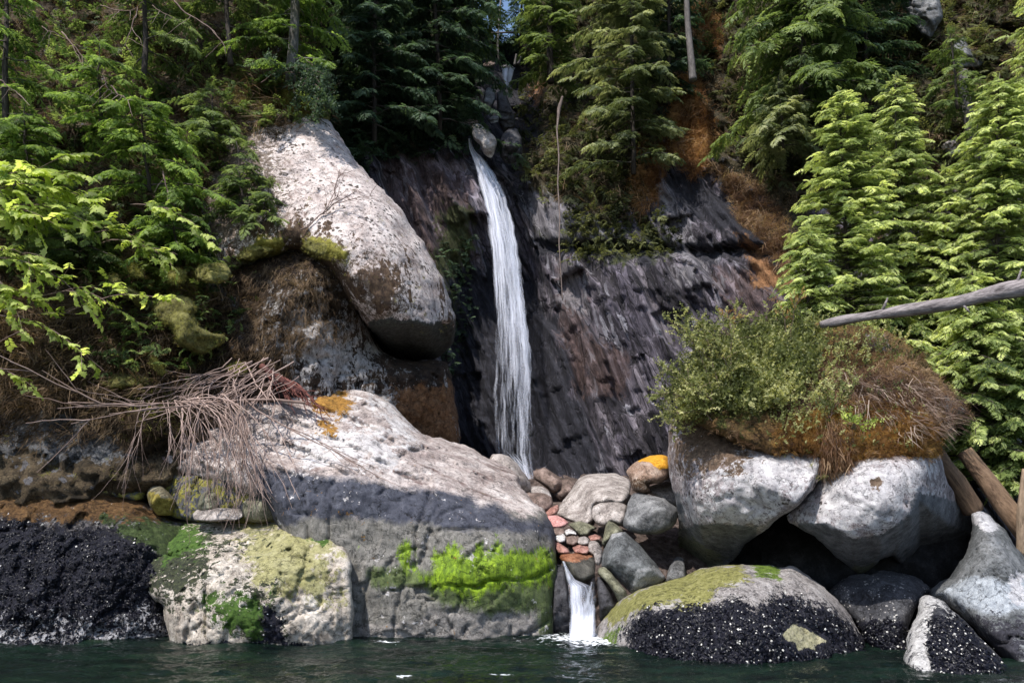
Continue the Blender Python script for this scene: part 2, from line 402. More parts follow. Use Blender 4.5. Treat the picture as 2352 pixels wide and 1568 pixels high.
# ------------------------------------------------------------------ colours
MOSS_Y = [(.09, .075, .012), (.21, .19, .035), (.36, .34, .08)]
MOSS_O = [(.11, .05, .01), (.30, .15, .03), (.47, .27, .06)]
MOSS_B = [(.02, .012, .007), (.055, .034, .018), (.11, .075, .04)]
DKBAND = [(.028, .030, .042), (.055, .058, .078), (.10, .105, .13)]
ALGAE = [(.04, .08, .006), (.16, .26, .008), (.33, .47, .02)]
ALGAE_D = [(.03, .05, .008), (.07, .11, .012), (.12, .17, .03)]
LICH = [(.24, .23, .25), (.43, .42, .44), (.64, .63, .65)]
SHELL = [(.004, .004, .008), (.012, .012, .022), (.04, .04, .06)]
WETD = [(.012, .012, .018), (.028, .027, .036), (.06, .058, .07)]
RUST = [(.07, .03, .012), (.17, .085, .04), (.30, .17, .09)]

# ------------------------------------------------------------------ hillside and cliffs (terrain)
m_cliff = rock_mat('cliff_stone', [(.024, .021, .030), (.075, .066, .085), (.17, .15, .175)], 1.5, bump=.55, bdist=.08,
    stretch=(1.0, 1.0, .13), rot=(0, math.radians(22), 0), contrast=1.5, slabs=1.8, vs=1.2, streak=((2.2, 2.2, .22), 1.6, (.014, .013, .020), .56, (0, math.radians(22), 0)),
    spots=[(3.2, (.26, .25, .29), .16, 1.5)],
    layers=[
        dict(a='red', c=[(.035, .020, .018), (.095, .055, .045), (.20, .13, .12)], amp=1.2, hard=2, ns=1.5, op=.5, cs=5),
        dict(a='green', c=[(.02, .025, .008), (.045, .055, .015), (.09, .10, .03)], amp=1.4, hard=3, ns=2, op=.85),
        dict(a='pale', c=[(.10, .095, .105), (.20, .19, .21), (.34, .32, .34)], amp=1.5, hard=3, ns=2.6, st=(1, 1, .2), cs=7, op=.65),
        dict(a='soil', c=[(.016, .013, .008), (.045, .036, .018), (.09, .07, .035)], amp=1.1, hard=4, ns=1.5, b=.8),
        dict(a='orange', c=[(.10, .045, .018), (.22, .11, .05), (.36, .20, .10)], amp=1.1, hard=4, ns=2.2, b=.6),
        dict(a='wet', c=[(.008, .008, .012), (.018, .018, .026), (.045, .045, .06)], amp=1.0, hard=3, ns=1.6, st=(1, 1, .3)),  # wet stone by the falls, plus painted shade in the ledge recess
    ])
cl_ctrl = [(1230, 1120, 19.6), (1225, 800, 20.6), (1215, 560, 21.2), (1300, 1100, 19.3), (1330, 700, 20.0), (1500, 1100, 18.6), (1500, 700, 19.2), (1490, 575, 19.7), (1500, 545, 20.6),
    (1800, 1100, 17.5), (1800, 700, 18.2), (1230, 350, 22.5), (1350, 330, 21.9), (1500, 330, 21.4), (1800, 300, 20.6), (2100, 300, 19.2), (2352, 300, 18),
    (2352, 900, 16.2), (1250, 0, 27), (1600, 0, 24.5), (2000, 0, 22.8), (2400, 0, 20.5), (1600, -900, 34), (2600, -900, 30), (2800, 1200, 15),
    (1150, 700, 21.6), (1160, 330, 23.5), (1160, 150, 28), (1160, 1100, 20.4), (1060, 1050, 20.2), (900, 1050, 19.2), (900, 400, 20.4), (1070, 700, 20.5), (1085, 400, 21.2),
    (1060, 150, 24.5), (980, 0, 25.5), (780, 0, 23), (720, 300, 20.6), (500, 0, 22), (500, 1100, 18), (0, 600, 20), (0, -900, 30), (1000, -900, 36), (-600, -900, 28), (-600, 1100, 18), (1200, 1500, 18), (2400, 1500, 15)]
def cl_extra(P, Wp):
    x, y = P[:, 0], P[:, 1]
    # the ledge that runs across the right cliff, with a dark recess under the upper slabs
    yl = 566+.02*(x-1300)+14*gnoise(np.c_[x/120, 0*x, 0*x], 3)
    g = np.exp(-((y-yl-2)/13)**2)*np.clip((x-1235)/60, 0, 1)*.55
    up = 1/(1+np.exp((y-yl+6)/7))*np.exp(-np.clip(yl-y, 0, 400)/90)*np.clip((x-1250)/80, 0, 1)*(-.35)
    # gully of the falls
    xg = 1150+np.where(y > 320, (y-320)*.055, (320-y)*.04)
    c = np.exp(-((x-xg-40)/48)**2)*.9*np.clip((1200-y)/200, 0, 1)
    d = np.exp(-((x-1062)/40)**2)*np.clip((y-620)/200, 0, 1)*.9
    return g+up+c+d
top = [(-900, -900), (600, -900), (1020, -260), (1092, -50), (1104, 75), (1150, 100), (1196, 80), (1214, -60), (1300, -300), (1700, -900), (3100, -900)]
cliff = rock('cliff', top+[(3100, 300), (3100, 1500), (1600, 1500), (700, 1500), (-900, 1500), (-900, 300)], cl_ctrl, step=5.5, shear=.42, sheet=True, jit=0, sub=1,
    mat=m_cliff, seed=2, amp=.30, sc=.45, blk=.12, blksc=.5, strata=[(math.radians(-23), 4.5, .85, .45), (math.radians(-21), 2.6, .30, .20)], extra=cl_extra,
    masks=dict(
        red=([[(880, 340), (1080, 360), (1090, 600), (1060, 720), (900, 640), (870, 500)], [(1640, 620), (1800, 600), (1800, 760), (1660, 760)], [(1280, 590), (1340, 600), (1370, 900), (1320, 900), (1290, 760)],
              [(1340, 780), (1440, 800), (1430, 920), (1340, 900)], [(2120, 190), (2260, 200), (2300, 330), (2130, 330)]], 40, 30),
        green=([[(1020, 460), (1085, 470), (1080, 700), (1030, 760), (1000, 600)], [(1190, 330), (1420, 330), (1480, 420), (1400, 520), (1220, 430)], [(1250, 540), (1540, 540), (1540, 590), (1400, 600)]], 40, 30),
        pale=([[(1215, 440), (1330, 430), (1420, 560), (1300, 590), (1220, 545)], [(1275, 595), (1340, 600), (1350, 720), (1290, 700)], [(1480, 400), (1560, 470), (1640, 640), (1560, 640)], [(2080, 0), (2160, 0), (2180, 90), (2130, 110)], [(2200, 90), (2260, 120), (2240, 190), (2190, 170)], [(2190, 310), (2260, 320), (2260, 370), (2180, 360)]], 50, 25),
        soil=([[(-900, -900), (3100, -900), (3100, 600), (2300, 420), (1880, 430), (1840, 600), (1800, 540), (1640, 330), (1500, 320), (1480, 470), (1400, 500), (1200, 420), (1180, 200), (1100, 100), (1080, 330), (880, 350), (700, 300), (600, 1200), (-900, 1200)]], 60, 40),
        orange=([[(1560, 170), (1600, 190), (1640, 330), (1600, 400), (1540, 330), (1540, 240)], [(1480, 330), (1530, 330), (1520, 400), (1480, 450)], [(1690, 520), (1800, 560), (1830, 680), (1740, 660)], [(1600, 20), (1660, 60), (1650, 130), (1600, 120)], [(1190, 190), (1250, 190), (1240, 250), (1180, 260)]], 40, 22),
        wet=([[(1040, 640), (1090, 600), (1240, 640), (1320, 900), (1400, 1100), (1040, 1100)], [(1100, 100), (1210, 100), (1240, 330), (1140, 360)], [(1560, 380), (1640, 420), (1800, 560), (1790, 600), (1540, 480)], [(1230, 560), (1800, 575), (1800, 592), (1230, 590)]], 60, 30)),  # last strip paints the shade of the recess below the upper slabs
    label='dark slabby rock cliff that rises behind the waterfall', cat='cliff', kind='structure')

m_slope = rock_mat('slope_soil', [(.025, .018, .010), (.085, .060, .034), (.18, .135, .08)], 1.6, bump=.9, bdist=.09,
    spots=[(4, (.20, .19, .20), .10, 1.2)],
    layers=[dict(a='moss', c=MOSS_Y, amp=1.3, hard=4, ns=2.5, b=1.2), dict(a='grey', c=[(.05, .05, .055), (.13, .13, .135), (.24, .23, .235)], amp=1.3, hard=5, ns=3),
            dict(a='brown', c=MOSS_B, amp=1.0, hard=4, ns=2.5, b=1)])
slope = rock('slope', [(-900, -900), (500, -900), (690, -300), (735, 40), (762, 215), (755, 275), (690, 330), (610, 560), (590, 760), (600, 900), (480, 1100), (200, 1180), (-900, 1250), (-900, 100)],
    [(-300, 1060, 13.2), (200, 1050, 13.6), (330, 870, 13.9), (520, 880, 14.6), (300, 600, 15.2), (0, 600, 14.6), (560, 600, 16), (600, 250, 17.2), (300, 200, 17.6), (0, 0, 18), (700, 0, 19), (500, -300, 21.5), (-500, -500, 20), (400, -900, 28), (-800, -900, 27), (-800, 1100, 13)],
    step=8, sheet=False, edge=1.3, rnd_px=70, thick=1.5, jit=10, mat=m_slope, seed=4, amp=.75, sc=.8, blk=.22, blksc=1.1,
    masks=dict(moss=([[(520, 200), (720, 190), (765, 280), (640, 250), (540, 250)], [(200, 850), (350, 850), (340, 890), (210, 895)], [(280, 900), (430, 905), (430, 975), (330, 990)], [(340, 620), (560, 560), (560, 660), (400, 700), (300, 660)], [(450, 470), (530, 470), (560, 560), (470, 560)], [(520, 820), (570, 830), (570, 870), (520, 860)], [(230, 700), (330, 720), (340, 860), (250, 850)], [(420, 780), (540, 800), (520, 860), (440, 850)]], 40, 25),
               grey=([[(250, 640), (340, 680), (360, 740), (280, 720)], [(-50, 950), (150, 960), (330, 1010), (300, 1060), (-50, 1040)], [(480, 640), (560, 650), (560, 700), (500, 700)]], 35, 25),
               brown=([[(100, 740), (600, 700), (620, 880), (330, 1060), (100, 900)]], 50, 30)),
    label='steep brown mossy hillside on the left side', cat='hillside', kind='structure')

# ------------------------------------------------------------------ the big pale outcrop and the wall under it
m_pale = rock_mat('pale_granite', [(.29, .225, .205), (.54, .46, .435), (.76, .68, .65)], 1.5, bump=.45, bdist=.05, contrast=.8,
    streak=((.5, 1, 1.8), 3.2, (.20, .145, .13), .57, (0, math.radians(-52), 0)),
    spots=[(9, (.10, .08, .07), .13, 1.6)],
    layers=[dict(a='dots', c=[(.06, .045, .035), (.12, .09, .07), (.22, .17, .14)], amp=2.0, hard=7, ns=9, nr=.75),
            dict(a='brown', c=[(.03, .018, .012), (.075, .045, .028), (.15, .10, .06)], amp=2.0, hard=9, ns=2.6, st=(1, 1, .55), b=.6),
            dict(a='under', c=[(.010, .010, .010), (.038, .040, .036), (.10, .11, .10)], amp=.9, hard=5, ns=4, b=.3),  # shade of the overhang's underside, painted dark into the stone
            dict(a='moss', c=MOSS_Y, amp=1.1, hard=5, ns=4, b=1.4)])
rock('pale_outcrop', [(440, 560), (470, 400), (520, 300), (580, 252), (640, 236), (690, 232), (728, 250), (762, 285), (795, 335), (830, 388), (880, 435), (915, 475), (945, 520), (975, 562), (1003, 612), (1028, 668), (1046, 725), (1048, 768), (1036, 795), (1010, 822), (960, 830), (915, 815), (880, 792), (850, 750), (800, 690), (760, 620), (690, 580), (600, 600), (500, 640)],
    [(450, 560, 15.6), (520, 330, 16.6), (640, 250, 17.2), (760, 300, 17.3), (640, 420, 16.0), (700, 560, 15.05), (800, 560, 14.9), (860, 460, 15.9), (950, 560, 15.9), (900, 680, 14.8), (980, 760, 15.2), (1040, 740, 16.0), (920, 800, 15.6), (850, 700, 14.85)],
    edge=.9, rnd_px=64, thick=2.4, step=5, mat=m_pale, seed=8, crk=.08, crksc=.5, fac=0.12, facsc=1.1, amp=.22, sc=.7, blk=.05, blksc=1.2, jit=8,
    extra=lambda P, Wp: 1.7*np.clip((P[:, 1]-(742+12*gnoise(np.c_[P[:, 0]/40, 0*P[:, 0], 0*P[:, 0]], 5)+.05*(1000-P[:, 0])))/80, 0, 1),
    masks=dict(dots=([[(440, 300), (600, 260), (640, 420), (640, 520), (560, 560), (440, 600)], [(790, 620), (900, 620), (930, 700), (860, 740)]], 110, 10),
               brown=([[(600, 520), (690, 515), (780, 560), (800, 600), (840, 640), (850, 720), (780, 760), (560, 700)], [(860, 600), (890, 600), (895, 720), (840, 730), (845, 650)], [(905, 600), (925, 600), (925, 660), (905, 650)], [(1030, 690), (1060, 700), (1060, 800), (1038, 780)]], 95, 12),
               under=([[(850, 738), (900, 728), (950, 735), (1000, 742), (1042, 735), (1060, 800), (960, 860), (860, 820), (840, 780)]], 14, 12),  # underside that gets the painted shade
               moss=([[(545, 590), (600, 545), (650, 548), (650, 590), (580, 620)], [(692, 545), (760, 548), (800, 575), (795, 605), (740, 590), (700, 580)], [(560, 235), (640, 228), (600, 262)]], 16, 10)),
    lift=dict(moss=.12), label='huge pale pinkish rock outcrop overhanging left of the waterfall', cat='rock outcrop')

m_wall = rock_mat('brown_wall', [(.016, .011, .009), (.042, .026, .018), (.085, .055, .036)], 2.2, bump=.8, bdist=.07,
    spots=[(3.0, (.40, .39, .39), .075, 1.9)],
    layers=[dict(a='white', c=[(.2, .185, .18), (.40, .375, .37), (.6, .57, .56)], amp=2.2, hard=9, ns=4.5, st=(1, 1, .5)),
            dict(a='rust', c=RUST, amp=1.2, hard=4, ns=2.5), dict(a='moss', c=MOSS_Y, amp=1.2, hard=5, ns=4, b=1.3)])
rock('mossy_rock_wall', [(470, 700), (500, 620), (600, 560), (700, 560), (790, 590), (830, 700), (870, 800), (940, 830), (1025, 830), (1040, 880), (1052, 950), (1056, 1010), (1050, 1040), (960, 1060), (860, 1000), (700, 960), (560, 950), (470, 880), (440, 790)],
    [(480, 700, 15.2), (600, 580, 15.5), (760, 600, 15.4), (700, 760, 15.2), (600, 880, 14.9), (860, 800, 16.2), (980, 850, 16.6), (900, 950, 16.1), (1045, 1000, 16.6), (760, 900, 15.5), (460, 860, 14.7)],
    edge=.9, rnd_px=60, thick=1.5, step=5, mat=m_wall, seed=12, crk=0.12, crksc=1.1, fac=0.15, facsc=1.8, amp=.35, sc=1.1, blk=.14, blksc=1.6,
    strata=[(math.radians(4), 1.6, .35, .10)],
    masks=dict(white=([[(780, 590), (850, 600), (860, 780), (800, 720)], [(640, 690), (700, 690), (860, 800), (840, 890), (720, 880), (640, 800)], [(860, 900), (1000, 930), (1010, 1010), (900, 960)]], 90, 10),
               rust=([[(900, 900), (1060, 880), (1060, 1050), (980, 1040), (860, 960)]], 50, 20),
               moss=([[(520, 830), (570, 835), (575, 865), (525, 865)]], 14, 10)),
    label='dark brown mossy rock wall with white flecks below the pale outcrop', cat='rock wall')

# ------------------------------------------------------------------ the ledge boulder with the algae
m_ledge = rock_mat('ledge_granite', [(.22, .17, .16), (.40, .34, .32), (.62, .56, .54)], 1.6, bump=.55, bdist=.05, cracks=.55,
    streak=((.45, 1.0, 2.2), 2.6, (.17, .12, .11), .565, (0, math.radians(-24), 0)),
    layers=[dict(a='grey', c=[(.10, .095, .085), (.175, .165, .15), (.27, .25, .23)], amp=.7, hard=3, ns=4, st=(1, 1, .4), cs=18),
            dict(a='band', c=DKBAND, amp=.55, hard=1.7, ns=5, st=(1, 1, .45), cs=9),
            dict(a='low', c=[(.15, .135, .125), (.24, .22, .205), (.33, .305, .29)], amp=.5, hard=4, ns=8, cs=26),
            dict(a='gdark', c=ALGAE_D, amp=.8, hard=1.6, ns=6, st=(1, 1, .35), op=.75, cs=16),
            dict(a='algae', c=ALGAE, amp=1.5, hard=1.9, ns=4.5, st=(1, 1, .35), cs=14, op=.93),
            dict(a='white', c=[(.30, .27, .27), (.52, .49, .49), (.78, .75, .75)], amp=2.2, hard=6, ns=3.5, cs=6), dict(a='moss', c=MOSS_O, amp=1.9, hard=5, ns=5, b=1.0)])
ALG = TL(1, 2, [(380, 640), (450, 610), (490, 650), (500, 760), (560, 830), (620, 800), (640, 680), (700, 650), (780, 620), (830, 680), (900, 690), (950, 620), (980, 700), (1030, 700), (1060, 620), (1200, 640), (1380, 670), (1420, 640), (1470, 760), (1460, 900), (1300, 880), (1200, 900), (1080, 900), (1000, 930), (850, 960), (700, 930), (560, 860), (430, 780)])
ALD = TL(1, 2, [(420, 760), (600, 800), (900, 850), (1200, 850), (1480, 700), (1490, 1000), (1440, 1250), (1350, 1250), (1350, 1050), (1000, 1090), (720, 1030), (560, 920), (200, 900), (180, 800)])
BAND = [(600, 1075), (784, 1096), (850, 1103), (900, 1118), (1020, 1126), (1080, 1135), (1100, 1165), (1140, 1156), (1180, 1190), (1250, 1195), (1290, 1190), (1300, 1260), (1248, 1228), (1180, 1225), (1080, 1215), (990, 1205), (900, 1198), (780, 1190), (700, 1190), (640, 1220), (560, 1200)]
rock('ledge_boulder', [(325, 1062), (306, 1040), (318, 1000), (345, 968), (400, 945), (470, 912), (530, 898), (600, 900), (650, 893), (700, 888), (768, 879), (835, 888), (868, 903), (905, 932), (950, 980), (985, 1000), (1020, 1008), (1070, 1022), (1118, 1050), (1165, 1068), (1190, 1092), (1196, 1118), (1225, 1150), (1250, 1172), (1268, 1205), (1277, 1260), (1280, 1310), (1274, 1370), (1277, 1420), (1268, 1500), (1200, 1540), (1000, 1530), (800, 1530), (770, 1500), (740, 1400), (660, 1260), (630, 1200), (600, 1150), (500, 1110), (420, 1090)],
    [(330, 1050, 13.9), (320, 1000, 14.2), (480, 915, 14.9), (520, 1000, 14.0), (600, 1080, 13.3), (640, 1110, 13.0), (650, 900, 15.2), (700, 1000, 14.1), (700, 1080, 13.1), (700, 1200, 12.75), (770, 885, 15.5), (870, 1000, 14.2), (860, 1090, 13.05), (860, 1200, 12.65), (900, 1450, 12.45), (1020, 1012, 15.4), (1030, 1100, 13.6), (1040, 1170, 12.8), (1180, 1100, 14.9), (1160, 1180, 13.0), (1260, 1190, 13.5), (1240, 1300, 12.65), (1240, 1450, 12.55), (700, 1500, 12.6), (1000, 1250, 12.45), (1000, 1520, 12.35)],
    edge=.6, rnd_px=42, thick=1.6, step=4.5, mat=m_ledge, seed=21, crk=0.12, crksc=0.8, fac=0.06, facsc=1.3, amp=.14, sc=1.3, blk=.045, blksc=1.6, jit=5, strata=[(math.radians(113), 1.7, .42, .13), (math.radians(118), .8, .15, .03)], strata_w=lambda P: np.clip((1110+.06*(P[:, 0]-700)-P[:, 1])/30, .06, 1),
    extra=lambda P, Wp: np.where(P[:, 1] < 1090, .13*fbm(Wp*np.array([.9, 1.6, 3.2]), 4, 6, ridge=True), 0)-.06*np.exp(-((P[:, 1]-1072-.04*(P[:, 0]-700))/9)**2),
    masks=dict(grey=([[(640, 1180), (1300, 1180), (1300, 1540), (640, 1540)]], 40, 30), band=([BAND], 26, 14),
               white=([[(665, 1030), (700, 1000), (760, 985), (850, 985), (920, 1030), (900, 1060), (800, 1055), (700, 1075)], [(830, 900), (900, 930), (960, 1000), (920, 1000), (860, 940)]], 40, 10), low=([[(820, 1540), (1240, 1540), (1240, 1405), (1100, 1410), (990, 1405), (960, 1425), (820, 1430)]], 22, 16),
               gdark=([ALD], 26, 14), algae=([ALG], 30, 9),
               moss=([[(715, 905), (790, 895), (810, 925), (770, 960), (715, 940)], [(735, 970), (775, 965), (770, 1000), (740, 995)], [(330, 950), (420, 925), (430, 965), (350, 985)], [(620, 905), (660, 902), (650, 915)]], 18, 12)),
    label='large boulder with a dark grey band and bright green algae above the water', cat='boulder')

m_front = rock_mat('front_stone', [(.27, .22, .18), (.47, .41, .35), (.66, .60, .54)], 2.2, bump=.6, bdist=.05, contrast=.9,
    streak=((3.2, 3.2, .7), 2.4, (.20, .17, .12), .59),
    layers=[dict(a='olive', c=[(.13, .125, .03), (.26, .25, .08), (.38, .36, .15)], amp=1.5, hard=3, ns=4, op=.8), dict(a='pit', c=[(.008, .01, .008), (.03, .035, .02), (.08, .09, .04)], amp=2.0, hard=14, ns=7, nr=.6, st=(1, 1, 1.8)),
            dict(a='green', c=[(.02, .045, .006), (.05, .10, .015), (.10, .17, .03)], amp=1.7, hard=7, ns=6), dict(a='black', c=SHELL, amp=1.8, hard=10, ns=6, b=.8)])
rock('front_boulder', [(325, 1250), (350, 1215), (400, 1200), (470, 1196), (560, 1194), (620, 1197), (690, 1203), (725, 1206), (752, 1225), (772, 1250), (792, 1262), (806, 1285), (809, 1340), (810, 1420), (806, 1480), (760, 1520), (600, 1540), (430, 1530), (398, 1485), (380, 1440), (372, 1390), (340, 1370), (305, 1330), (308, 1290)],
    [(330, 1250, 13.0), (560, 1196, 13.6), (700, 1210, 12.8), (500, 1280, 12.3), (400, 1350, 12.2), (450, 1500, 11.9), (640, 1300, 12.05), (640, 1500, 11.75), (720, 1400, 11.75), (800, 1300, 11.95), (800, 1480, 11.8), (380, 1230, 13.2)],
    edge=.35, rnd_px=45, thick=1.2, step=4, mat=m_front, seed=31, crk=0.1, crksc=1.4, fac=0.22, facsc=2.4, amp=.16, sc=1.6, blk=.06, blksc=2.2,
    masks=dict(olive=([[(540, 1200), (700, 1200), (760, 1250), (760, 1380), (600, 1360), (560, 1260)]], 70, 20), pit=([[(320, 1240), (470, 1235), (480, 1300), (420, 1380), (330, 1360)], [(560, 1340), (610, 1360), (640, 1440), (560, 1480)], [(465, 1250), (560, 1248), (540, 1262)]], 60, 12),
               green=([[(360, 1200), (480, 1200), (460, 1260), (380, 1290)], [(470, 1370), (620, 1380), (600, 1470), (500, 1440)], [(700, 1200), (760, 1215), (740, 1240)]], 45, 15), black=([[(370, 1478), (700, 1478), (700, 1540), (370, 1540)], [(600, 1380), (650, 1420), (660, 1480), (610, 1470)]], 16, 8)),
    label='light cream boulder with olive stains at the waterline in front left', cat='boulder')

m_mussel = rock_mat('mussel_rock', [(.05, .045, .05), (.13, .12, .125), (.24, .22, .22)], 2.6, bump=.9, bdist=.05, rough=.6,
    spots=[(16, (.45, .44, .42), .10, 2.2)],
    layers=[dict(a='moss', c=MOSS_Y, amp=1.3, hard=4, ns=4, b=.6), dict(a='rust', c=[(.04, .02, .008), (.12, .06, .02), (.22, .13, .05)], amp=1.3, hard=4, ns=4, b=.5), dict(a='green', c=[(.012, .022, .005), (.04, .065, .015), (.09, .12, .04)], amp=1.5, hard=4, ns=5),
            dict(a='shell', c=SHELL, amp=1.1, hard=5, ns=9, cs=30, b=1.2), dict(a='white', c=LICH, amp=2.0, hard=8, ns=5)])
rock('mussel_boulder', [(-200, 1040), (0, 1050), (60, 1068), (130, 1085), (200, 1105), (260, 1128), (330, 1150), (380, 1178), (430, 1196), (540, 1194), (560, 1215), (480, 1250), (400, 1300), (380, 1360), (400, 1440), (418, 1500), (400, 1540), (0, 1540), (-250, 1520), (-260, 1200)],
    [(-200, 1060, 14.2), (0, 1060, 14.3), (200, 1110, 13.9), (430, 1200, 13.6), (200, 1190, 13.0), (0, 1190, 13.0), (0, 1300, 12.5), (200, 1300, 12.35), (350, 1300, 12.5), (400, 1460, 12.35), (200, 1460, 12.1), (0, 1460, 12.1), (-200, 1460, 11.9), (-200, 1200, 12.8)],
    edge=.5, rnd_px=35, thick=1.4, step=4.5, mat=m_mussel, seed=35, crk=0.1, crksc=1, fac=0.1, facsc=1.6, amp=.32, sc=1.5, blk=.05, blksc=2.5,
    masks=dict(moss=([[(-60, 1100), (110, 1110), (120, 1140), (-60, 1130)], [(60, 1150), (200, 1150), (190, 1185), (80, 1180)]], 22, 16),
               rust=([[(-200, 1050), (100, 1075), (330, 1150), (420, 1195), (330, 1205), (100, 1200), (-200, 1180)]], 35, 20),
               green=([[(240, 1190), (540, 1195), (450, 1250), (380, 1290), (280, 1240)]], 35, 14),
               shell=([[(-260, 1185), (120, 1205), (250, 1210), (330, 1250), (400, 1300), (430, 1440), (430, 1540), (-260, 1540)]], 30, 18),
               white=([[(-40, 1440), (150, 1440), (330, 1420), (400, 1480), (-40, 1485)]], 60, 8)),
    label='low wide rock covered in black mussels at the far left waterline', cat='boulder')

m_slab = rock_mat('dark_slab', [(.03, .032, .042), (.065, .068, .085), (.12, .12, .14)], 2, bump=.5, bdist=.04, cracks=.8,
    layers=[dict(a='moss', c=MOSS_Y, amp=1.3, hard=4, ns=5)])
rock('slab', [(-150, 1015), (0, 1010), (70, 1022), (150, 1028), (165, 1052), (235, 1055), (330, 1068), (345, 1100), (330, 1150), (230, 1140), (100, 1110), (-150, 1090)],
    [(-100, 1020, 14.4), (-100, 1090, 13.9), (150, 1040, 14.3), (150, 1100, 13.8), (330, 1080, 14.1), (300, 1140, 13.6)], edge=.4, rnd_px=16, thick=.8, mat=m_slab, seed=41, fac=0.12, facsc=2, amp=.12, sc=2, blk=.12, blksc=1.6,
    label='dark grey rock slab lying above the mussel rock at far left', cat='rock')
rock('slab', [(332, 1062), (420, 1085), (520, 1082), (640, 1085), (680, 1130), (690, 1215), (600, 1210), (520, 1205), (430, 1200), (345, 1180), (335, 1120)],
    [(340, 1070, 14.2), (640, 1090, 13.5), (500, 1140, 13.6), (640, 1200, 13.4), (400, 1190, 13.7)], edge=.4, rnd_px=20, thick=.8, mat=m_slab, seed=42, fac=0.15, facsc=2, amp=.14, sc=2, blk=.16, blksc=1.5,
    label='dark shaded rock slab under the hanging bare roots', cat='rock')

def stone_mat(name, c1, c2, c3, **k): return rock_mat(name, [c1, c2, c3], k.pop('scale', 3), bump=k.pop('bump', .5), bdist=.04, **k)
m_gtan = stone_mat('tan_stone', (.17, .14, .13), (.34, .30, .28), (.55, .50, .48), cracks=.5)
m_grey = stone_mat('grey_stone', (.07, .07, .075), (.15, .15, .155), (.27, .27, .275), cracks=.6)
m_brown = stone_mat('brown_stone', (.08, .055, .045), (.19, .135, .115), (.34, .26, .23))
m_red = stone_mat('red_stone', (.16, .07, .055), (.33, .16, .13), (.50, .30, .26))
m_pink = stone_mat('pink_stone', (.42, .18, .17), (.60, .29, .27), (.74, .42, .40))
m_white = stone_mat('white_stone', (.36, .34, .34), (.60, .57, .56), (.78, .76, .76))
m_dark = stone_mat('dark_stone', (.018, .018, .022), (.05, .048, .055), (.10, .10, .11))
m_olive = stone_mat('olive_stone', (.06, .06, .04), (.17, .165, .11), (.32, .31, .24))
m_yel = rock_mat('yellow_moss_stone', [(.10, .08, .05), (.22, .19, .12), (.36, .33, .25)], 3, bump=.6, layers=[dict(a='moss', c=[(.12, .09, .02), (.24, .19, .04), (.38, .33, .09)], amp=1.2, hard=4, ns=5, b=.7)])
m_orng = rock_mat('orange_top_stone', [(.14, .08, .05), (.30, .20, .15), (.46, .36, .30)], 3, bump=.6, layers=[dict(a='moss', c=[(.35, .15, .01), (.62, .30, .02), (.78, .44, .06)], amp=.8, hard=5, ns=5, b=.5), dict(a='low', c=[(.02, .012, .008), (.10, .055, .03), (.4, .35, .3)], amp=1.2, hard=5, ns=9)])

def small(pts, Y, mat, label, seed, thick=None, amp=.05, top=.35, edge=None, name='stone', blk=.03, masks=None, step=None, group=None, cat='stone', ctrl=None, sc=3, lift=None, fac=.62):
    A = np.array(pts); h = A[:, 1].max()-A[:, 1].min(); wd = A[:, 0].max()-A[:, 0].min(); s = min(h, wd)
    y0, y1 = A[:, 1].min(), A[:, 1].max(); xm = A[:, 0].mean(); r = s*Y/FP
    ctrl = ctrl or [(xm, y0, Y+top), (xm-40, y0, Y+top), (xm, y1, Y), (xm+40, y1, Y), (xm, (y0+y1)/2, Y+top*.25)]
    return rock(name, pts, ctrl, fac=fac, facsc=2.1/max(r, .12), rd=.25, edge=edge or r*.4, rnd_px=s*.15, thick=thick or r*.7, step=step or max(2.2, min(5, s/14)), mat=mat, seed=seed,
                amp=amp*min(1, r*1.6), sc=sc, blk=blk, blksc=3, jit=min(3, s*.04), masks=masks, label=label, cat=cat, group=group, sub=2, lift=lift)
small([(345, 1112), (372, 1114), (402, 1148), (396, 1182), (362, 1184), (343, 1160), (338, 1135)], 13.35, m_yel, 'yellow mossy stone beside the black hollow on the left shore', 51, masks=dict(moss=([[(340, 1130), (400, 1145), (400, 1190), (350, 1190)]], 14, 6)))
small([(443, 1180), (452, 1170), (500, 1166), (552, 1168), (557, 1186), (540, 1194), (480, 1198), (446, 1194)], 13.0, m_gtan, 'flat pale grey block lying on the mussel rock', 52)
small([(453, 1160), (462, 1135), (480, 1121), (498, 1130), (502, 1160), (490, 1172), (460, 1174)], 13.2, m_olive, 'upright olive stone below the hanging roots', 53)
small([(556, 1175), (560, 1140), (590, 1130), (625, 1135), (636, 1160), (634, 1195), (600, 1200), (565, 1197)], 13.15, m_olive, 'greenish grey stone behind the cream boulder', 54)
small([(636, 1195), (640, 1172), (654, 1170), (664, 1185), (662, 1206), (642, 1208)], 12.9, m_grey, 'tiny upright grey stone at the back of the cream boulder', 55)

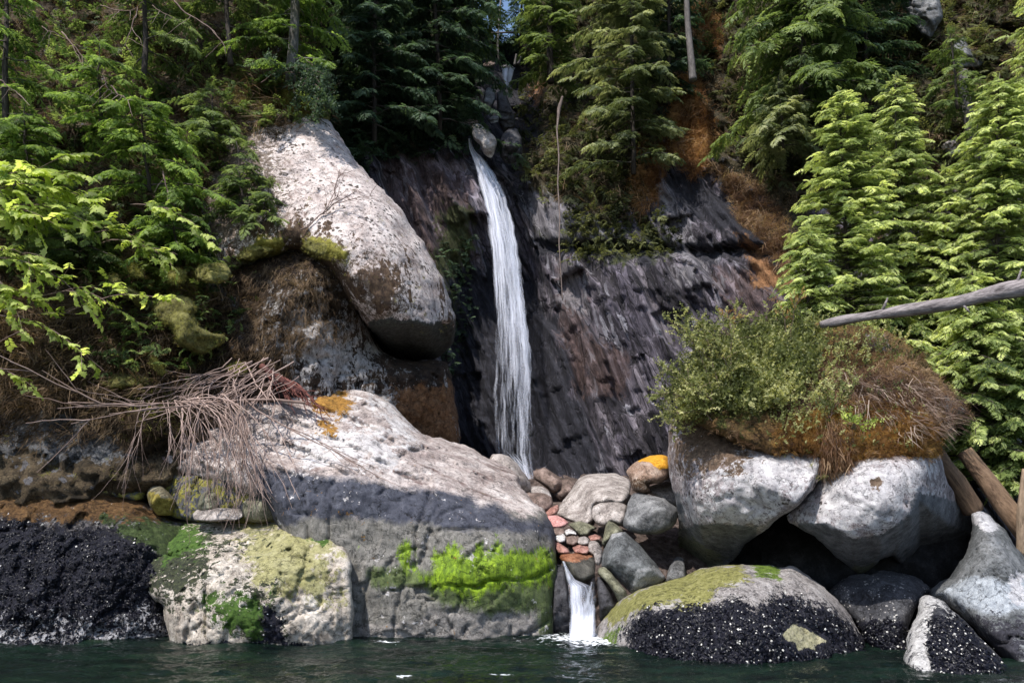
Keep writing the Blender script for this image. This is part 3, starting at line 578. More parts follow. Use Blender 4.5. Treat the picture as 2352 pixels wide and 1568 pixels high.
# ------------------------------------------------------------------ stones of the stream bed
def T12(pts): return TL(1, 2, pts)
small(T12([(1040, -10), (1100, -8), (1150, 0), (1210, 50), (1260, 120), (1300, 180), (1310, 250), (1220, 285), (1150, 250), (1060, 160), (1000, 80)]), 15.9, m_gtan, 'pale pinkish rock hump against the foot of the waterfall', 60, amp=.1, blk=.08, name='rock', cat='rock')
small(T12([(1320, 110), (1360, 95), (1400, 80), (1440, 110), (1500, 160), (1540, 200), (1560, 245), (1510, 275), (1440, 250), (1380, 200), (1330, 160)]), 17.2, m_brown, 'angular brown rock just right of the foot of the waterfall', 61, blk=.1)
small(T12([(1490, 300), (1460, 270), (1510, 240), (1520, 170), (1560, 163), (1615, 190), (1610, 230), (1570, 275), (1520, 315)]), 17.0, m_brown, 'dark brown stone wedged left of the big tan boulder', 62, blk=.1)
small(T12([(1485, 400), (1500, 350), (1560, 270), (1600, 210), (1640, 152), (1700, 130), (1780, 123), (1900, 128), (1985, 162), (1994, 210), (1988, 280), (1960, 335), (1900, 340), (1760, 350), (1735, 400), (1735, 450), (1700, 478), (1620, 468), (1550, 440)]), 15.2, m_gtan, 'big flat-topped tan boulder in the middle of the stream bed', 63, amp=.08, blk=.06, name='boulder', cat='boulder',
    ctrl=[(1330, 1165, 15.6), (1370, 1095, 16.6), (1440, 1100, 16.6), (1380, 1135, 15.35), (1340, 1190, 15.0), (1440, 1135, 15.3), (1300, 1180, 15.3), (1400, 1160, 15.0)])
small(T12([(1222, 285), (1260, 260), (1330, 255), (1400, 258), (1450, 288), (1462, 335), (1440, 375), (1380, 398), (1330, 365), (1270, 322)]), 15.3, m_brown, 'flat reddish brown slab beside the ledge boulder', 64, blk=.06)
small(T12([(1300, 215), (1380, 212), (1430, 245), (1452, 292), (1400, 275), (1300, 262)]), 16.0, m_gtan, 'small tan stone behind the reddish brown slab', 65)
small(T12([(1390, 412), (1440, 362), (1490, 338), (1502, 372), (1480, 404), (1430, 425)]), 15.0, m_red, 'small reddish stone above the pink stone', 66)
small(T12([(1402, 432), (1430, 414), (1490, 413), (1540, 438), (1567, 465), (1540, 492), (1480, 503), (1430, 495)]), 14.4, m_pink, 'smooth pink flat stone in the stream bed', 67, blk=0)
small(T12([(1560, 470), (1600, 460), (1640, 453), (1710, 473), (1765, 503), (1722, 522), (1700, 552), (1640, 558), (1610, 520)]), 14.2, m_olive, 'pale wedge-shaped stone right of the pink stone', 68, blk=.06)
small(T12([(1445, 505), (1490, 498), (1532, 505), (1547, 530), (1520, 553), (1465, 548)]), 14.0, m_brown, 'small dark brown stone just below the pink stone', 69)
small(T12([(1478, 540), (1500, 528), (1532, 530), (1548, 562), (1540, 593), (1500, 603), (1470, 578)]), 13.8, m_white, 'small white stone among the brown pebbles', 70, blk=0)
small(T12([(1545, 552), (1590, 540), (1640, 558), (1632, 600), (1600, 622), (1555, 612)]), 13.7, m_brown, 'rounded brown cobble right of the small white stone', 71, blk=0)
small(T12([(1535, 520), (1570, 505), (1615, 525), (1620, 548), (1585, 540), (1550, 550)]), 13.9, m_white, 'thin white stone behind the rounded brown cobble', 72, blk=0)
small(T12([(1625, 600), (1632, 565), (1680, 558), (1712, 580), (1700, 612), (1650, 618)]), 13.65, m_gtan, 'small tan cobble in the middle of the pebble patch', 73, blk=0)
small(T12([(1700, 558), (1750, 543), (1792, 560), (1780, 583), (1720, 588)]), 13.8, m_red, 'thin rust coloured flat stone at the right of the pebbles', 74, blk=0)
small(T12([(1460, 595), (1500, 600), (1560, 640), (1575, 675), (1500, 675), (1475, 640)]), 13.5, m_red, 'reddish stone against the ledge boulder edge', 75)
small(T12([(1592, 635), (1640, 613), (1700, 618), (1712, 652), (1690, 680), (1610, 670)]), 13.4, m_red, 'warm orange-brown cobble on top of the cascade block', 76, blk=0)
small(T12([(1700, 620), (1710, 595), (1745, 583), (1772, 600), (1797, 650), (1802, 700), (1780, 780), (1750, 770), (1735, 690), (1700, 665)]), 13.4, m_gtan, 'upright tan stone right of the orange-brown cobble', 77, blk=0)
small(T12([(1500, 690), (1560, 678), (1620, 675), (1730, 688), (1748, 740), (1752, 830), (1700, 862), (1640, 880), (1590, 842), (1565, 780), (1515, 725)]), 12.95, rock_mat('wet_block', [(.03, .03, .028), (.075, .07, .06), (.15, .14, .12)], 3, bump=.5, rough=.45, layers=[dict(a='rust', c=[(.10, .03, .012), (.25, .10, .05), (.42, .24, .15)], amp=.9, hard=5, ns=5)]), 'rust-topped dark block parting the small lower cascade', 78, masks=dict(rust=([T12([(1480, 660), (1740, 660), (1740, 700), (1620, 740), (1500, 730)])], 10, 6)), name='block', cat='rock')
small(T12([(1722, 380), (1740, 345), (1790, 328), (1900, 323), (1972, 345), (1962, 400), (1948, 492), (1860, 462), (1830, 492), (1770, 482), (1732, 432)]), 14.1, m_gtan, 'pinkish white squared block right of the big tan boulder', 79, blk=.06)
small(T12([(1830, 440), (1880, 460), (1950, 530), (1870, 565), (1815, 640), (1792, 600), (1812, 530)]), 13.7, m_olive, 'pale olive angular stone below the squared block', 80, blk=.05)
small(T12([(1965, 110), (1990, 75), (2040, 38), (2120, 3), (2200, -6), (2245, 2), (2266, 60), (2268, 150), (2200, 195), (2122, 202), (2133, 250), (2082, 278), (2010, 242), (1990, 165)]), 13.9, m_orng, 'stone with bright orange top perched on the grey boulder', 81, amp=.08, name='boulder', cat='boulder', lift=dict(moss=.04),
    masks=dict(moss=([T12([(2030, 45), (2120, -20), (2280, -20), (2280, 80), (2200, 95), (2120, 45)])], 8, 5), low=([T12([(1980, 165), (2140, 170), (2140, 290), (1980, 290)])], 10, 6)))
small(T12([(1945, 480), (1955, 400), (1972, 345), (2000, 268), (2060, 262), (2130, 268), (2230, 298), (2322, 372), (2322, 430), (2280, 505), (2180, 540), (2060, 545), (1980, 525)]), 13.4, m_grey, 'grey-green boulder under the orange-topped stone', 82, amp=.1, name='boulder', cat='boulder', blk=.05)
small(T12([(2105, 262), (2128, 210), (2230, 178), (2290, 185), (2340, 300), (2315, 362), (2220, 310)]), 14.3, m_gtan, 'pinkish rock wedged between the grey-green boulder and the white lichen boulder', 83)
small(T12([(1790, 700), (1830, 600), (1865, 538), (1950, 528), (2060, 618), (2160, 738), (2232, 845), (2190, 885), (2050, 955), (1990, 1010), (1950, 960), (1900, 880), (1840, 800), (1785, 780)]), 13.0, rock_mat('grey_slab', [(.05, .052, .055), (.11, .115, .12), (.20, .21, .215)], 2.2, bump=.5, layers=[dict(a='w', c=[(.2, .2, .21), (.30, .30, .31), (.42, .42, .43)], amp=1, hard=4, ns=4)]), 'smooth grey leaning slab between the cascade and the low mussel boulder', 84, amp=.07, name='slab', cat='rock', masks=dict(w=([T12([(1980, 940), (2050, 780), (2150, 760), (2240, 850), (2000, 1010)]), T12([(1860, 530), (1930, 520), (1940, 560), (1870, 570)])], 14, 8)), blk=.05, step=4)
small(T12([(1762, 800), (1780, 772), (1812, 765), (1850, 800), (1900, 860), (1962, 925), (1972, 1000), (1920, 1030), (1885, 950), (1825, 870)]), 12.6, m_olive, 'narrow pale slab leaning at the right of the small cascade', 85, amp=.05)
small(T12([(1755, 830), (1800, 850), (1860, 960), (1895, 1045), (1860, 1110), (1785, 1150), (1772, 1000)]), 12.75, m_dark, 'dark wet rock beside the small cascade', 86, amp=.1)
small(T12([(2225, 870), (2265, 760), (2308, 700), (2360, 710), (2380, 860), (2300, 900)]), 13.4, m_grey, 'grey stone showing in the gap above the low mussel boulder', 87)
small(T12([(1455, 900), (1470, 750), (1530, 760), (1560, 900), (1590, 1100), (1600, 1300), (1500, 1330), (1450, 1250)]), 13.1, m_dark, 'dark wet rock face left of the small cascade', 88, amp=.06, top=.1)
# gravel bed under the stones (ground)
m_bed = rock_mat('stream_gravel', [(.05, .035, .03), (.14, .10, .085), (.28, .22, .20)], 6, bump=.9, bdist=.06)
rock('stream_bed', [(1150, 1070), (1300, 1080), (1500, 1090), (1750, 1100), (1750, 1350), (1700, 1520), (1250, 1520), (1200, 1200)],
    [(1200, 1090, 20), (1300, 1090, 19.4), (1500, 1110, 18.5), (1300, 1150, 17.2), (1320, 1200, 15.2), (1330, 1285, 13.5), (1340, 1310, 13.3), (1340, 1480, 13.25), (1600, 1200, 16), (1600, 1350, 13.6), (1700, 1500, 13.4)],
    step=6, sheet=True, jit=0, sub=1, mat=m_bed, seed=91, amp=.12, sc=3, blk=.10, blksc=4, label='gravel and cobble floor of the stream between the boulders', cat='stream bed', kind='structure')

# ------------------------------------------------------------------ right hand boulders
m_lich = rock_mat('lichen_granite', [(.12, .10, .105), (.27, .235, .24), (.46, .42, .43)], 2.0, spots=[(4.5, (.58, .56, .58), .24, 1.3), (10, (.62, .60, .60), .16, 1.4), (12, (.08, .065, .065), .15, 1.5)], bump=.5, bdist=.05,
    layers=[dict(a='white', c=[(.22, .205, .22), (.46, .44, .45), (.74, .72, .73)], amp=2.0, hard=7, ns=3.6, cs=5, op=.85), dict(a='dark', c=[(.05, .052, .06), (.11, .115, .125), (.20, .20, .215)], amp=.8, hard=4, ns=4, cs=6),  # 'dark': greyer stone on the lower facets, with underside shade painted in
            dict(a='green', c=[(.05, .055, .03), (.12, .13, .08), (.2, .2, .14)], amp=1.2, hard=4, ns=4, op=.8), dict(a='brown', c=[(.05, .03, .02), (.12, .08, .055), (.20, .15, .11)], amp=1.8, hard=5, ns=5)])
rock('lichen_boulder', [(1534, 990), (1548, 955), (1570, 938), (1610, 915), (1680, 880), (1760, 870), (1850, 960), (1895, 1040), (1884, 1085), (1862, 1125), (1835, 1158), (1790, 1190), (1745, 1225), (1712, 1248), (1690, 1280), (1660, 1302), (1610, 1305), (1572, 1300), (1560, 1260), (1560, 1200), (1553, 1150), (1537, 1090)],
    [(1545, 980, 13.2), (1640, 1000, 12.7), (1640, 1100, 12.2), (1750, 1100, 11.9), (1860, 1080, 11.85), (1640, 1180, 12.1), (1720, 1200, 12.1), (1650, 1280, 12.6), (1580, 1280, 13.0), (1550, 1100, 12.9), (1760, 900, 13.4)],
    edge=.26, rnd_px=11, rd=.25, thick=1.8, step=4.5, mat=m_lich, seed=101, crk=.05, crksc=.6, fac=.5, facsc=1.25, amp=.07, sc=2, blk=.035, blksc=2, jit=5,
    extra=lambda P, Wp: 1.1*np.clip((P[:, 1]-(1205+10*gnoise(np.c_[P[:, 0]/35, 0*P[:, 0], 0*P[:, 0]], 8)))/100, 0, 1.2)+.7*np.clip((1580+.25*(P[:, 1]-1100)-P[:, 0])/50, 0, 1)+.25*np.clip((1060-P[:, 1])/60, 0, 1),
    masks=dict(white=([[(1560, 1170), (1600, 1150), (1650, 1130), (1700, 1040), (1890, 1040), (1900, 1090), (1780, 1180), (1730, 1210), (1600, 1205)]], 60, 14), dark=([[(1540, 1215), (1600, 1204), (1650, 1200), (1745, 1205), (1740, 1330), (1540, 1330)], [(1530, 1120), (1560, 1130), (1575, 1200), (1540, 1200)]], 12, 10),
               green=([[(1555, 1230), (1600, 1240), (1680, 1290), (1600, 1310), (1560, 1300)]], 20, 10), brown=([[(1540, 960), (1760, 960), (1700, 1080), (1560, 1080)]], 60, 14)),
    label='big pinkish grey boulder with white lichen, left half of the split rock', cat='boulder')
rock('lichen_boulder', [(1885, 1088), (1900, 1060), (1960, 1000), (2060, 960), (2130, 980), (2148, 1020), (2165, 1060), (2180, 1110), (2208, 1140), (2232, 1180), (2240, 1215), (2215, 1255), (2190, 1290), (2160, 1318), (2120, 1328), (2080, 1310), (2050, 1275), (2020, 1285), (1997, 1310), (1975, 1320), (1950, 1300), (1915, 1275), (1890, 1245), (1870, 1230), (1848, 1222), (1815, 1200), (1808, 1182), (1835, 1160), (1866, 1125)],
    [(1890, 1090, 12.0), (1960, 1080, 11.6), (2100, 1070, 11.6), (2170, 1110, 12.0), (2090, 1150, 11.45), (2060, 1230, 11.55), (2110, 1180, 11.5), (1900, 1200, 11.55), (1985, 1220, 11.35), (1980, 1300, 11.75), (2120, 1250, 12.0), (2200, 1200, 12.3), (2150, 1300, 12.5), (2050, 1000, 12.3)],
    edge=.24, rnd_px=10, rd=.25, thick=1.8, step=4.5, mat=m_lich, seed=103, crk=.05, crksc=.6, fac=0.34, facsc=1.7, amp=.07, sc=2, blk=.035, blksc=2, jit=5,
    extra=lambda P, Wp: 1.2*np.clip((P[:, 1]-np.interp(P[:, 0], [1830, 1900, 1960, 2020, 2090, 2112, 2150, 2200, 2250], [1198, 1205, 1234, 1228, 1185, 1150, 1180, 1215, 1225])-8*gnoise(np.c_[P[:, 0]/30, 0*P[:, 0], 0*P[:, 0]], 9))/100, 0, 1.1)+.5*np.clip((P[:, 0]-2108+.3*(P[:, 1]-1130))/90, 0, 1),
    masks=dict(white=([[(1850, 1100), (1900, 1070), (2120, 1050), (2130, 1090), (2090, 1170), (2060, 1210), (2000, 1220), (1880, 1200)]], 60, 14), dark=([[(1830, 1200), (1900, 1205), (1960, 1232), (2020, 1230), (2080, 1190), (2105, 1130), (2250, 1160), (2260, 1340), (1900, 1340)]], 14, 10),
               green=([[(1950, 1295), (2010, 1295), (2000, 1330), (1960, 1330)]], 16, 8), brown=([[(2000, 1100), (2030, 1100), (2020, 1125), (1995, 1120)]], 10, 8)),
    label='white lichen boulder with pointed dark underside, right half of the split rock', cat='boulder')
m_under = stone_mat('hollow_shade_stone', (.006, .006, .007), (.016, .016, .018), (.04, .04, .045))  # near-black colour paints in the shade of the hollow
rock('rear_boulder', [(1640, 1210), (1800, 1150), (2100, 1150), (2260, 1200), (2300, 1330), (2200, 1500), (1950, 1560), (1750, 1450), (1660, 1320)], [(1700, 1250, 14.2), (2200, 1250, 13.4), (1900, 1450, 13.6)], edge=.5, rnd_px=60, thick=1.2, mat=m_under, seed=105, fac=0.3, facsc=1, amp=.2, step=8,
    label='boulder coloured shade-black deep in the hollow under the split rock', cat='boulder')
def mus_layers(): return [dict(a='olive', c=[(.12, .12, .03), (.23, .22, .07), (.36, .34, .15)], amp=1.2, hard=4, ns=4), dict(a='green', c=[(.05, .09, .01), (.11, .17, .02), (.2, .27, .06)], amp=1.3, hard=4, ns=4),
    dict(a='shell', c=SHELL, amp=1.7, hard=6, ns=9, nr=.75, cs=30, b=1.2), dict(a='cream', c=[(.3, .28, .16), (.42, .39, .24), (.55, .5, .36)], amp=1.0, hard=5, ns=5)]
m_low = rock_mat('low_mussel_stone', [(.17, .15, .145), (.33, .30, .29), (.50, .47, .46)], 2.4, bump=.8, bdist=.05, rough=.7, layers=mus_layers(), contrast=.9)
rock('low_mussel_boulder', [(1352, 1515), (1362, 1470), (1372, 1440), (1400, 1402), (1430, 1375), (1470, 1352), (1520, 1338), (1568, 1325), (1610, 1306), (1660, 1297), (1720, 1298), (1768, 1296), (1790, 1304), (1818, 1298), (1850, 1318), (1890, 1348), (1925, 1378), (1960, 1425), (1985, 1470), (2012, 1520), (2030, 1600), (1950, 1650), (1700, 1650), (1450, 1620), (1370, 1560)],
    [(1365, 1490, 12.1), (1420, 1400, 12.0), (1568, 1330, 11.9), (1760, 1300, 11.8), (1500, 1400, 11.2), (1700, 1370, 11.0), (1850, 1370, 11.3), (1600, 1480, 10.7), (1800, 1480, 10.6), (1700, 1560, 10.4), (1980, 1500, 11.2), (1450, 1520, 11.2), (1420, 1560, 11.1), (1700, 1620, 10.35)],
    edge=.6, rnd_px=60, thick=1.6, step=4.5, mat=m_low, seed=111, crk=0.06, crksc=1.0, fac=0.14, facsc=1.6, amp=.10, sc=1.6, blk=.04, blksc=1.8, jit=4,
    masks=dict(olive=([[(1380, 1400), (1560, 1310), (1700, 1290), (1720, 1330), (1600, 1370), (1480, 1400), (1400, 1440)], [(1560, 1350), (1660, 1350), (1600, 1400), (1560, 1420)]], 26, 12), green=([[(1720, 1290), (1790, 1296), (1790, 1335), (1740, 1320)], [(1355, 1480), (1420, 1440), (1400, 1530), (1360, 1520)]], 22, 8),
               shell=([[(1430, 1440), (1500, 1395), (1600, 1395), (1690, 1375), (1740, 1400), (1790, 1360), (1900, 1390), (2040, 1500), (2040, 1660), (1415, 1660), (1412, 1540), (1440, 1500)]], 34, 14),
               cream=([TL(2, 2, [(690, 1225), (735, 1190), (765, 1150), (805, 1175), (850, 1190), (890, 1225), (945, 1255), (1000, 1285), (940, 1285), (905, 1305), (920, 1345), (860, 1320), (800, 1340), (775, 1290), (710, 1270)])], 9, 3)),
    label='low rounded boulder with olive top and black mussels at the right waterline', cat='boulder')
m_rd = rock_mat('right_dark_stone', [(.018, .018, .022), (.05, .05, .058), (.11, .11, .12)], 2.6, bump=.8, bdist=.05, spots=[(22, (.40, .38, .37), .09, 2)], layers=[dict(a='shell', c=SHELL, amp=1.3, hard=5, ns=9, cs=30, b=1), dict(a='white', c=[(.30, .29, .28), (.5, .48, .47), (.7, .68, .66)], amp=1.5, hard=8, ns=7)])
rock('dark_boulder', TL(2, 2, [(1000, 960), (1050, 880), (1100, 850), (1200, 815), (1400, 800), (1600, 828), (1680, 880), (1712, 935), (1650, 985), (1560, 1180), (1560, 1400), (1560, 1700), (1380, 1700), (1330, 1400), (1190, 1150), (1080, 1060)]),
    [(1930, 1340, 12.3), (2100, 1330, 12.2), (2050, 1400, 11.6), (2060, 1540, 11.1), (1970, 1420, 11.9), (2120, 1370, 11.9)], edge=.4, rnd_px=36, thick=1, step=4.5, mat=m_rd, seed=113, fac=0.25, facsc=2, amp=.14, sc=2,
    masks=dict(shell=([TL(2, 2, [(1150, 1150), (1600, 1150), (1600, 1700), (1200, 1700)])], 30, 14), white=([[(0, 0), (1, 0), (0, 1)]], 10, 1)), label='dark speckled boulder right of the low mussel boulder', cat='boulder')
rock('mussel_wedge', TL(2, 2, [(1530, 1420), (1550, 1240), (1590, 1150), (1620, 1080), (1632, 990), (1660, 965), (1720, 965), (1790, 1000), (1850, 1050), (1900, 1090), (2050, 1250), (2200, 1400), (2352, 1560), (2450, 1750), (2000, 1900), (1600, 1900), (1550, 1600)]),
    [(2100, 1380, 11.0), (2160, 1370, 10.9), (2100, 1480, 10.3), (2200, 1440, 10.5), (2250, 1550, 9.9), (2350, 1580, 10.0), (2120, 1620, 9.8)], edge=.4, rnd_px=36, thick=1.4, step=4.5, mat=m_rd, seed=115, fac=0.3, facsc=2.2, amp=.12, sc=2,
    masks=dict(shell=([TL(2, 2, [(1700, 1150), (1850, 1080), (2400, 1600), (2400, 1900), (1800, 1900), (1760, 1500), (1680, 1300)])], 30, 14), white=([TL(2, 2, [(1540, 1480), (1550, 1200), (1640, 970), (1760, 985), (1700, 1150), (1690, 1400), (1760, 1500), (1640, 1500)]), TL(2, 2, [(1750, 970), (1900, 1080), (1870, 1110), (1740, 1000)])], 26, 8)),
    label='wedge of rock with a pale left edge and black mussels in the bottom right corner', cat='boulder')
m_re = rock_mat('right_grey_stone', [(.05, .055, .06), (.12, .125, .13), (.22, .225, .235)], 1.8, bump=.6, bdist=.05, layers=[dict(a='blue', c=[(.18, .20, .23), (.32, .345, .38), (.48, .51, .55)], amp=.8, hard=2.5, ns=3), dict(a='white', c=LICH, amp=1.6, hard=5, ns=4), dict(a='shell', c=WETD, amp=1.5, hard=5, ns=8, cs=20)])
rock('tall_grey_boulder', TL(2, 2, [(1700, 980), (1720, 900), (1850, 830), (1900, 770), (1960, 650), (1990, 550), (2000, 460), (1985, 395), (2040, 385), (2100, 405), (2150, 455), (2230, 530), (2300, 620), (2352, 700), (2480, 820), (2700, 1000), (2700, 1900), (2450, 1900), (2300, 1520), (2100, 1300), (1900, 1100), (1780, 1000)]),
    [(2170, 1330, 11.9), (2240, 1200, 12.0), (2300, 1300, 11.3), (2250, 1370, 11.3), (2352, 1290, 11.6), (2352, 1450, 10.7), (2352, 1600, 10.3), (2440, 1400, 11.2), (2440, 1640, 10.1)], edge=.5, rnd_px=44, thick=1.6, step=5, mat=m_re, seed=117, crk=0.12, crksc=0.9, fac=0.28, facsc=1.3, amp=.16, sc=1.3, blk=.08, blksc=1.3,
    masks=dict(blue=([TL(2, 2, [(1760, 950), (1960, 850), (2100, 830), (2200, 880), (2352, 830), (2352, 1050), (2150, 1100), (1950, 1050)])], 30, 14), white=([TL(2, 2, [(1985, 390), (2100, 400), (2180, 500), (2080, 530), (2010, 450)]), TL(2, 2, [(2250, 850), (2352, 800), (2352, 1000), (2270, 1000)])], 18, 8), shell=([TL(2, 2, [(2000, 1120), (2352, 1180), (2352, 1900), (2300, 1900)])], 50, 10)),
    label='tall grey boulder with a bluish pale belly at the right edge', cat='boulder')
# ------------------------------------------------------------------ sea
def sea():
    xs = np.concatenate([np.linspace(-120, -9, 14), np.arange(-8.5, 8.5, .035), np.linspace(9, 120, 14)])
    ys = np.concatenate([np.linspace(-80, 4, 14), np.arange(4.5, 14.5, .035), np.linspace(15, 40, 6)])
    X, Y = np.meshgrid(xs, ys); P = np.stack([X.ravel(), Y.ravel(), 0*X.ravel()], -1)
    inn = (np.abs(P[:, 0]) < 8.6) & (P[:, 1] > 4.3) & (P[:, 1] < 14.6)
    fade = np.clip((8.6-np.abs(P[:, 0]))/.8, 0, 1)*np.clip((P[:, 1]-4.3)/1, 0, 1)
    h = .07*fbm(P*np.array([.9, 1.8, 1])+2, 4, 31)+.036*fbm(P*np.array([2.6, 4.6, 1]), 4, 33, ridge=True)
    # churned water where the cascade comes in
    c = W(1335, 1470, 12.6); r = np.hypot((P[:, 0]-c[0])/.75, (P[:, 1]-c[1]+.3)/.7)
    h = h+np.exp(-r*r)*.05*fbm(P*7, 3, 37)
    P[:, 2] = np.where(inn, h*fade, 0)
    foam = np.clip(1-r, -1, 1)
    for (px, py, sx, sy) in [(885, 1475, .42, .16), (930, 1555, .36, .10), (1150, 1550, .30, .1)]:
        v = (784-py)/FP; zz = (v*cT+sT)/(cT-v*sT); Yw = -1.8/zz; q = W(px, py, Yw)
        foam = np.maximum(foam, .55-np.hypot((P[:, 0]-q[0])/sx, (P[:, 1]-q[1])/sy))
    n = len(xs); i = np.arange(len(ys)-1)[:, None]*n; j = np.arange(n-1)[None]
    F = np.stack([i+j, i+j+1, i+n+j+1, i+n+j], -1).reshape(-1, 4)
    t = NT('sea_water', .06, .5); t.b.inputs['IOR'].default_value = 1.33
    v = t.map((1, 1.9, 1)); n1 = t.noise(v, 1.1, 6, .6); n2 = t.noise(v, 9, 5, .6); n3 = t.noise(v, 3.2, 4, .55, .6)
    col = t.ramp(n1, [(.35, (.002, .004, .004)), (.6, (.006, .015, .010)), (.75, (.02, .034, .018))])
    f = t.math('ADD', t.attr('foam'), t.math('MULTIPLY', t.math('SUBTRACT', t.noise(t.map((1, 2.2, 1)), 7, 9, .75), .56), 5.0))
    f = t.math('MULTIPLY', f, 3.0, True)
    col = t.mix(f, col, (.75, .78, .82)); ro = t.math('ADD', .05, t.math('MULTIPLY', f, .6)); t.L(ro, t.b.inputs['Roughness'])
    h = t.math('ADD', t.math('MULTIPLY', n3, 1.0), t.math('MULTIPLY', n2, .35))
    m = t.done(col, t.bump(h, .7, .08))
    o = mk('sea', P, F, None, m, {'foam': foam}, None, True, None, (0, 0, 0))
    tag(o, 'dark green rippled sea water in front of the boulders', 'water', None, 'structure')
sea()

# ------------------------------------------------------------------ falling water
def fall_mat(name, dens=1.0, streak=1.0, contr=2.9, bias=.66):
    t = NT(name, .35, .5)
    uv = t.tc.outputs['UV']
    m1 = t.t.nodes.new('ShaderNodeMapping'); t.L(uv, m1.inputs[0]); m1.inputs['Scale'].default_value = (7*streak, .7, 1)
    m2 = t.t.nodes.new('ShaderNodeMapping'); t.L(uv, m2.inputs[0]); m2.inputs['Scale'].default_value = (20*streak, 2.2, 1)
    m3 = t.t.nodes.new('ShaderNodeMapping'); t.L(uv, m3.inputs[0]); m3.inputs['Scale'].default_value = (70, 45, 1)
    n1 = t.noise(m1.outputs[0], 1, 4, .5, .3); n2 = t.noise(m2.outputs[0], 1, 5, .6, .4); n3 = t.noise(m3.outputs[0], 1, 4, .7)
    a = t.attr('dens')
    f = t.math('ADD', t.math('MULTIPLY', n1, .55), t.math('ADD', t.math('MULTIPLY', n2, .5), t.math('MULTIPLY', n3, .25)))
    f = t.math('MULTIPLY', t.math('SUBTRACT', f, .65), contr)
    f = t.math('ADD', f, t.math('MULTIPLY', t.math('SUBTRACT', a, bias), 1.7*dens), True)
    t.L(f, t.b.inputs['Alpha'])
    t.b.inputs['Transmission Weight'].default_value = 0
    h = t.math('ADD', n2, n3)
    return t.done((.76, .79, .92), t.bump(h, .5, .05))
def fall_sheet(mb_name, edges, Ys, dens, mat, parent, bulge=.12, nu=26, nv=130, seed=0, uo=0):
    """edges: (y, xl, xr, Y, density left, density right)"""
    E = np.array(edges, float); yy = np.linspace(E[0, 0], E[-1, 0], nv)
    g = lambda k: np.interp(yy, E[:, 0], E[:, k])
    xl, xr, YY, dl, dr = g(1), g(2), g(3)+Ys, g(4), g(5)
    w1 = 6*gnoise(np.c_[yy/40, 0*yy+seed, 0*yy], 1)
    xl = xl+w1*.5; xr = xr+.7*5*gnoise(np.c_[yy/22, 0*yy+seed, 0*yy], 2)
    u = np.linspace(0, 1, nu)[None]; U = np.repeat(u, nv, 0)
    PX = xl[:, None]+(xr-xl)[:, None]*u; PY = np.repeat(yy[:, None], nu, 1)
    Yd = YY[:, None]-bulge*np.sin(math.pi*u)
    q = np.c_[(PX/16).ravel(), (PY/160).ravel(), 0*PX.ravel()+seed]
    V = unproj(PX.ravel(), PY.ravel(), Yd.ravel()+.07*fbm(q, 4, seed+2))
    e = np.clip(np.minimum(u/.16, (1-u)/.10), 0, 1)
    D = (dl[:, None]*(1-U)+dr[:, None]*U)*dens-(1-e)*.6
    i = np.arange(nv-1)[:, None]*nu; j = np.arange(nu-1)[None]
    F = np.stack([i+j, i+nu+j, i+nu+j+1, i+j+1], -1).reshape(-1, 4)
    vv = (yy-yy[0])/780
    return mk(mb_name, V, F, None, mat, {'dens': D.ravel()}, np.c_[U.ravel()*(1+0*PX.ravel())+uo, -np.repeat(vv, nu)*4], True, parent)
m_fall = fall_mat('white_water')
wf = empty('waterfall', W(1222, 1100, 19.0))
tag(wf, 'tall thin white waterfall dropping down the dark cliff', 'waterfall')
E0 = [(318, 1074, 1082, 21.4, .9, .9), (345, 1078, 1090, 21.2, .95, .9), (362, 1082, 1112, 21.0, .95, .9), (400, 1092, 1140, 20.8, .95, .85), (450, 1104, 1164, 20.6, 1.0, .8), (500, 1114, 1180, 20.4, .95, .85),
      (560, 1120, 1192, 20.2, .9, .9), (640, 1124, 1204, 20.0, .82, .9), (720, 1126, 1214, 19.8, .75, .88), (800, 1124, 1224, 19.6, .68, .88), (860, 1120, 1228, 19.5, .62, .88), (950, 1118, 1226, 19.4, .56, .84), (1040, 1120, 1230, 19.3, .50, .80), (1075, 1146, 1230, 19.2, .48, .80), (1098, 1172, 1230, 19.1, .42, .82)]
fall_sheet('water_sheet', E0, 0, 1.0, m_fall, wf, seed=1)
fall_sheet('water_sheet', E0, .25, .93, m_fall, wf, seed=5, uo=3.3)
E1 = [(362, 1084, 1108, 20.8, .8, .8), (450, 1112, 1158, 20.4, .9, .8), (560, 1130, 1182, 20.0, .75, .8), (700, 1150, 1206, 19.65, .5, .85), (860, 1172, 1222, 19.35, .4, .85), (1000, 1186, 1226, 19.1, .3, .75), (1098, 1200, 1228, 18.9, .3, .85)]
fall_sheet('water_sheet', E1, 0, .92, m_fall, wf, seed=9, uo=7.1, nu=16)
m_mist = fall_mat('spray_water', 1.0, .5, 1.6, .80)
E3 = [(y, xl-3, xr+8, Y, .62, .75) for y, xl, xr, Y, a, b_ in E0[3:]]
fall_sheet('spray', E3, .12, .95, m_mist, wf, seed=15, uo=1.7)
E2 = [(1028, 1150, 1168, 18.3, .5, .4), (1045, 1168, 1190, 18.2, .7, .6), (1070, 1188, 1212, 18.1, .85, .8), (1100, 1208, 1222, 18.0, .9, .8)]
fall_sheet('splash_apron', E2, 0, 1.0, m_fall, wf, seed=12, nu=10, nv=40, bulge=.05)
m_fall2 = fall_mat('cascade_water', 1.3, .6)
uc = empty('upper_cascade', W(1160, 215, 25.5)); tag(uc, 'short white cascade in the gully high above the main fall', 'waterfall')
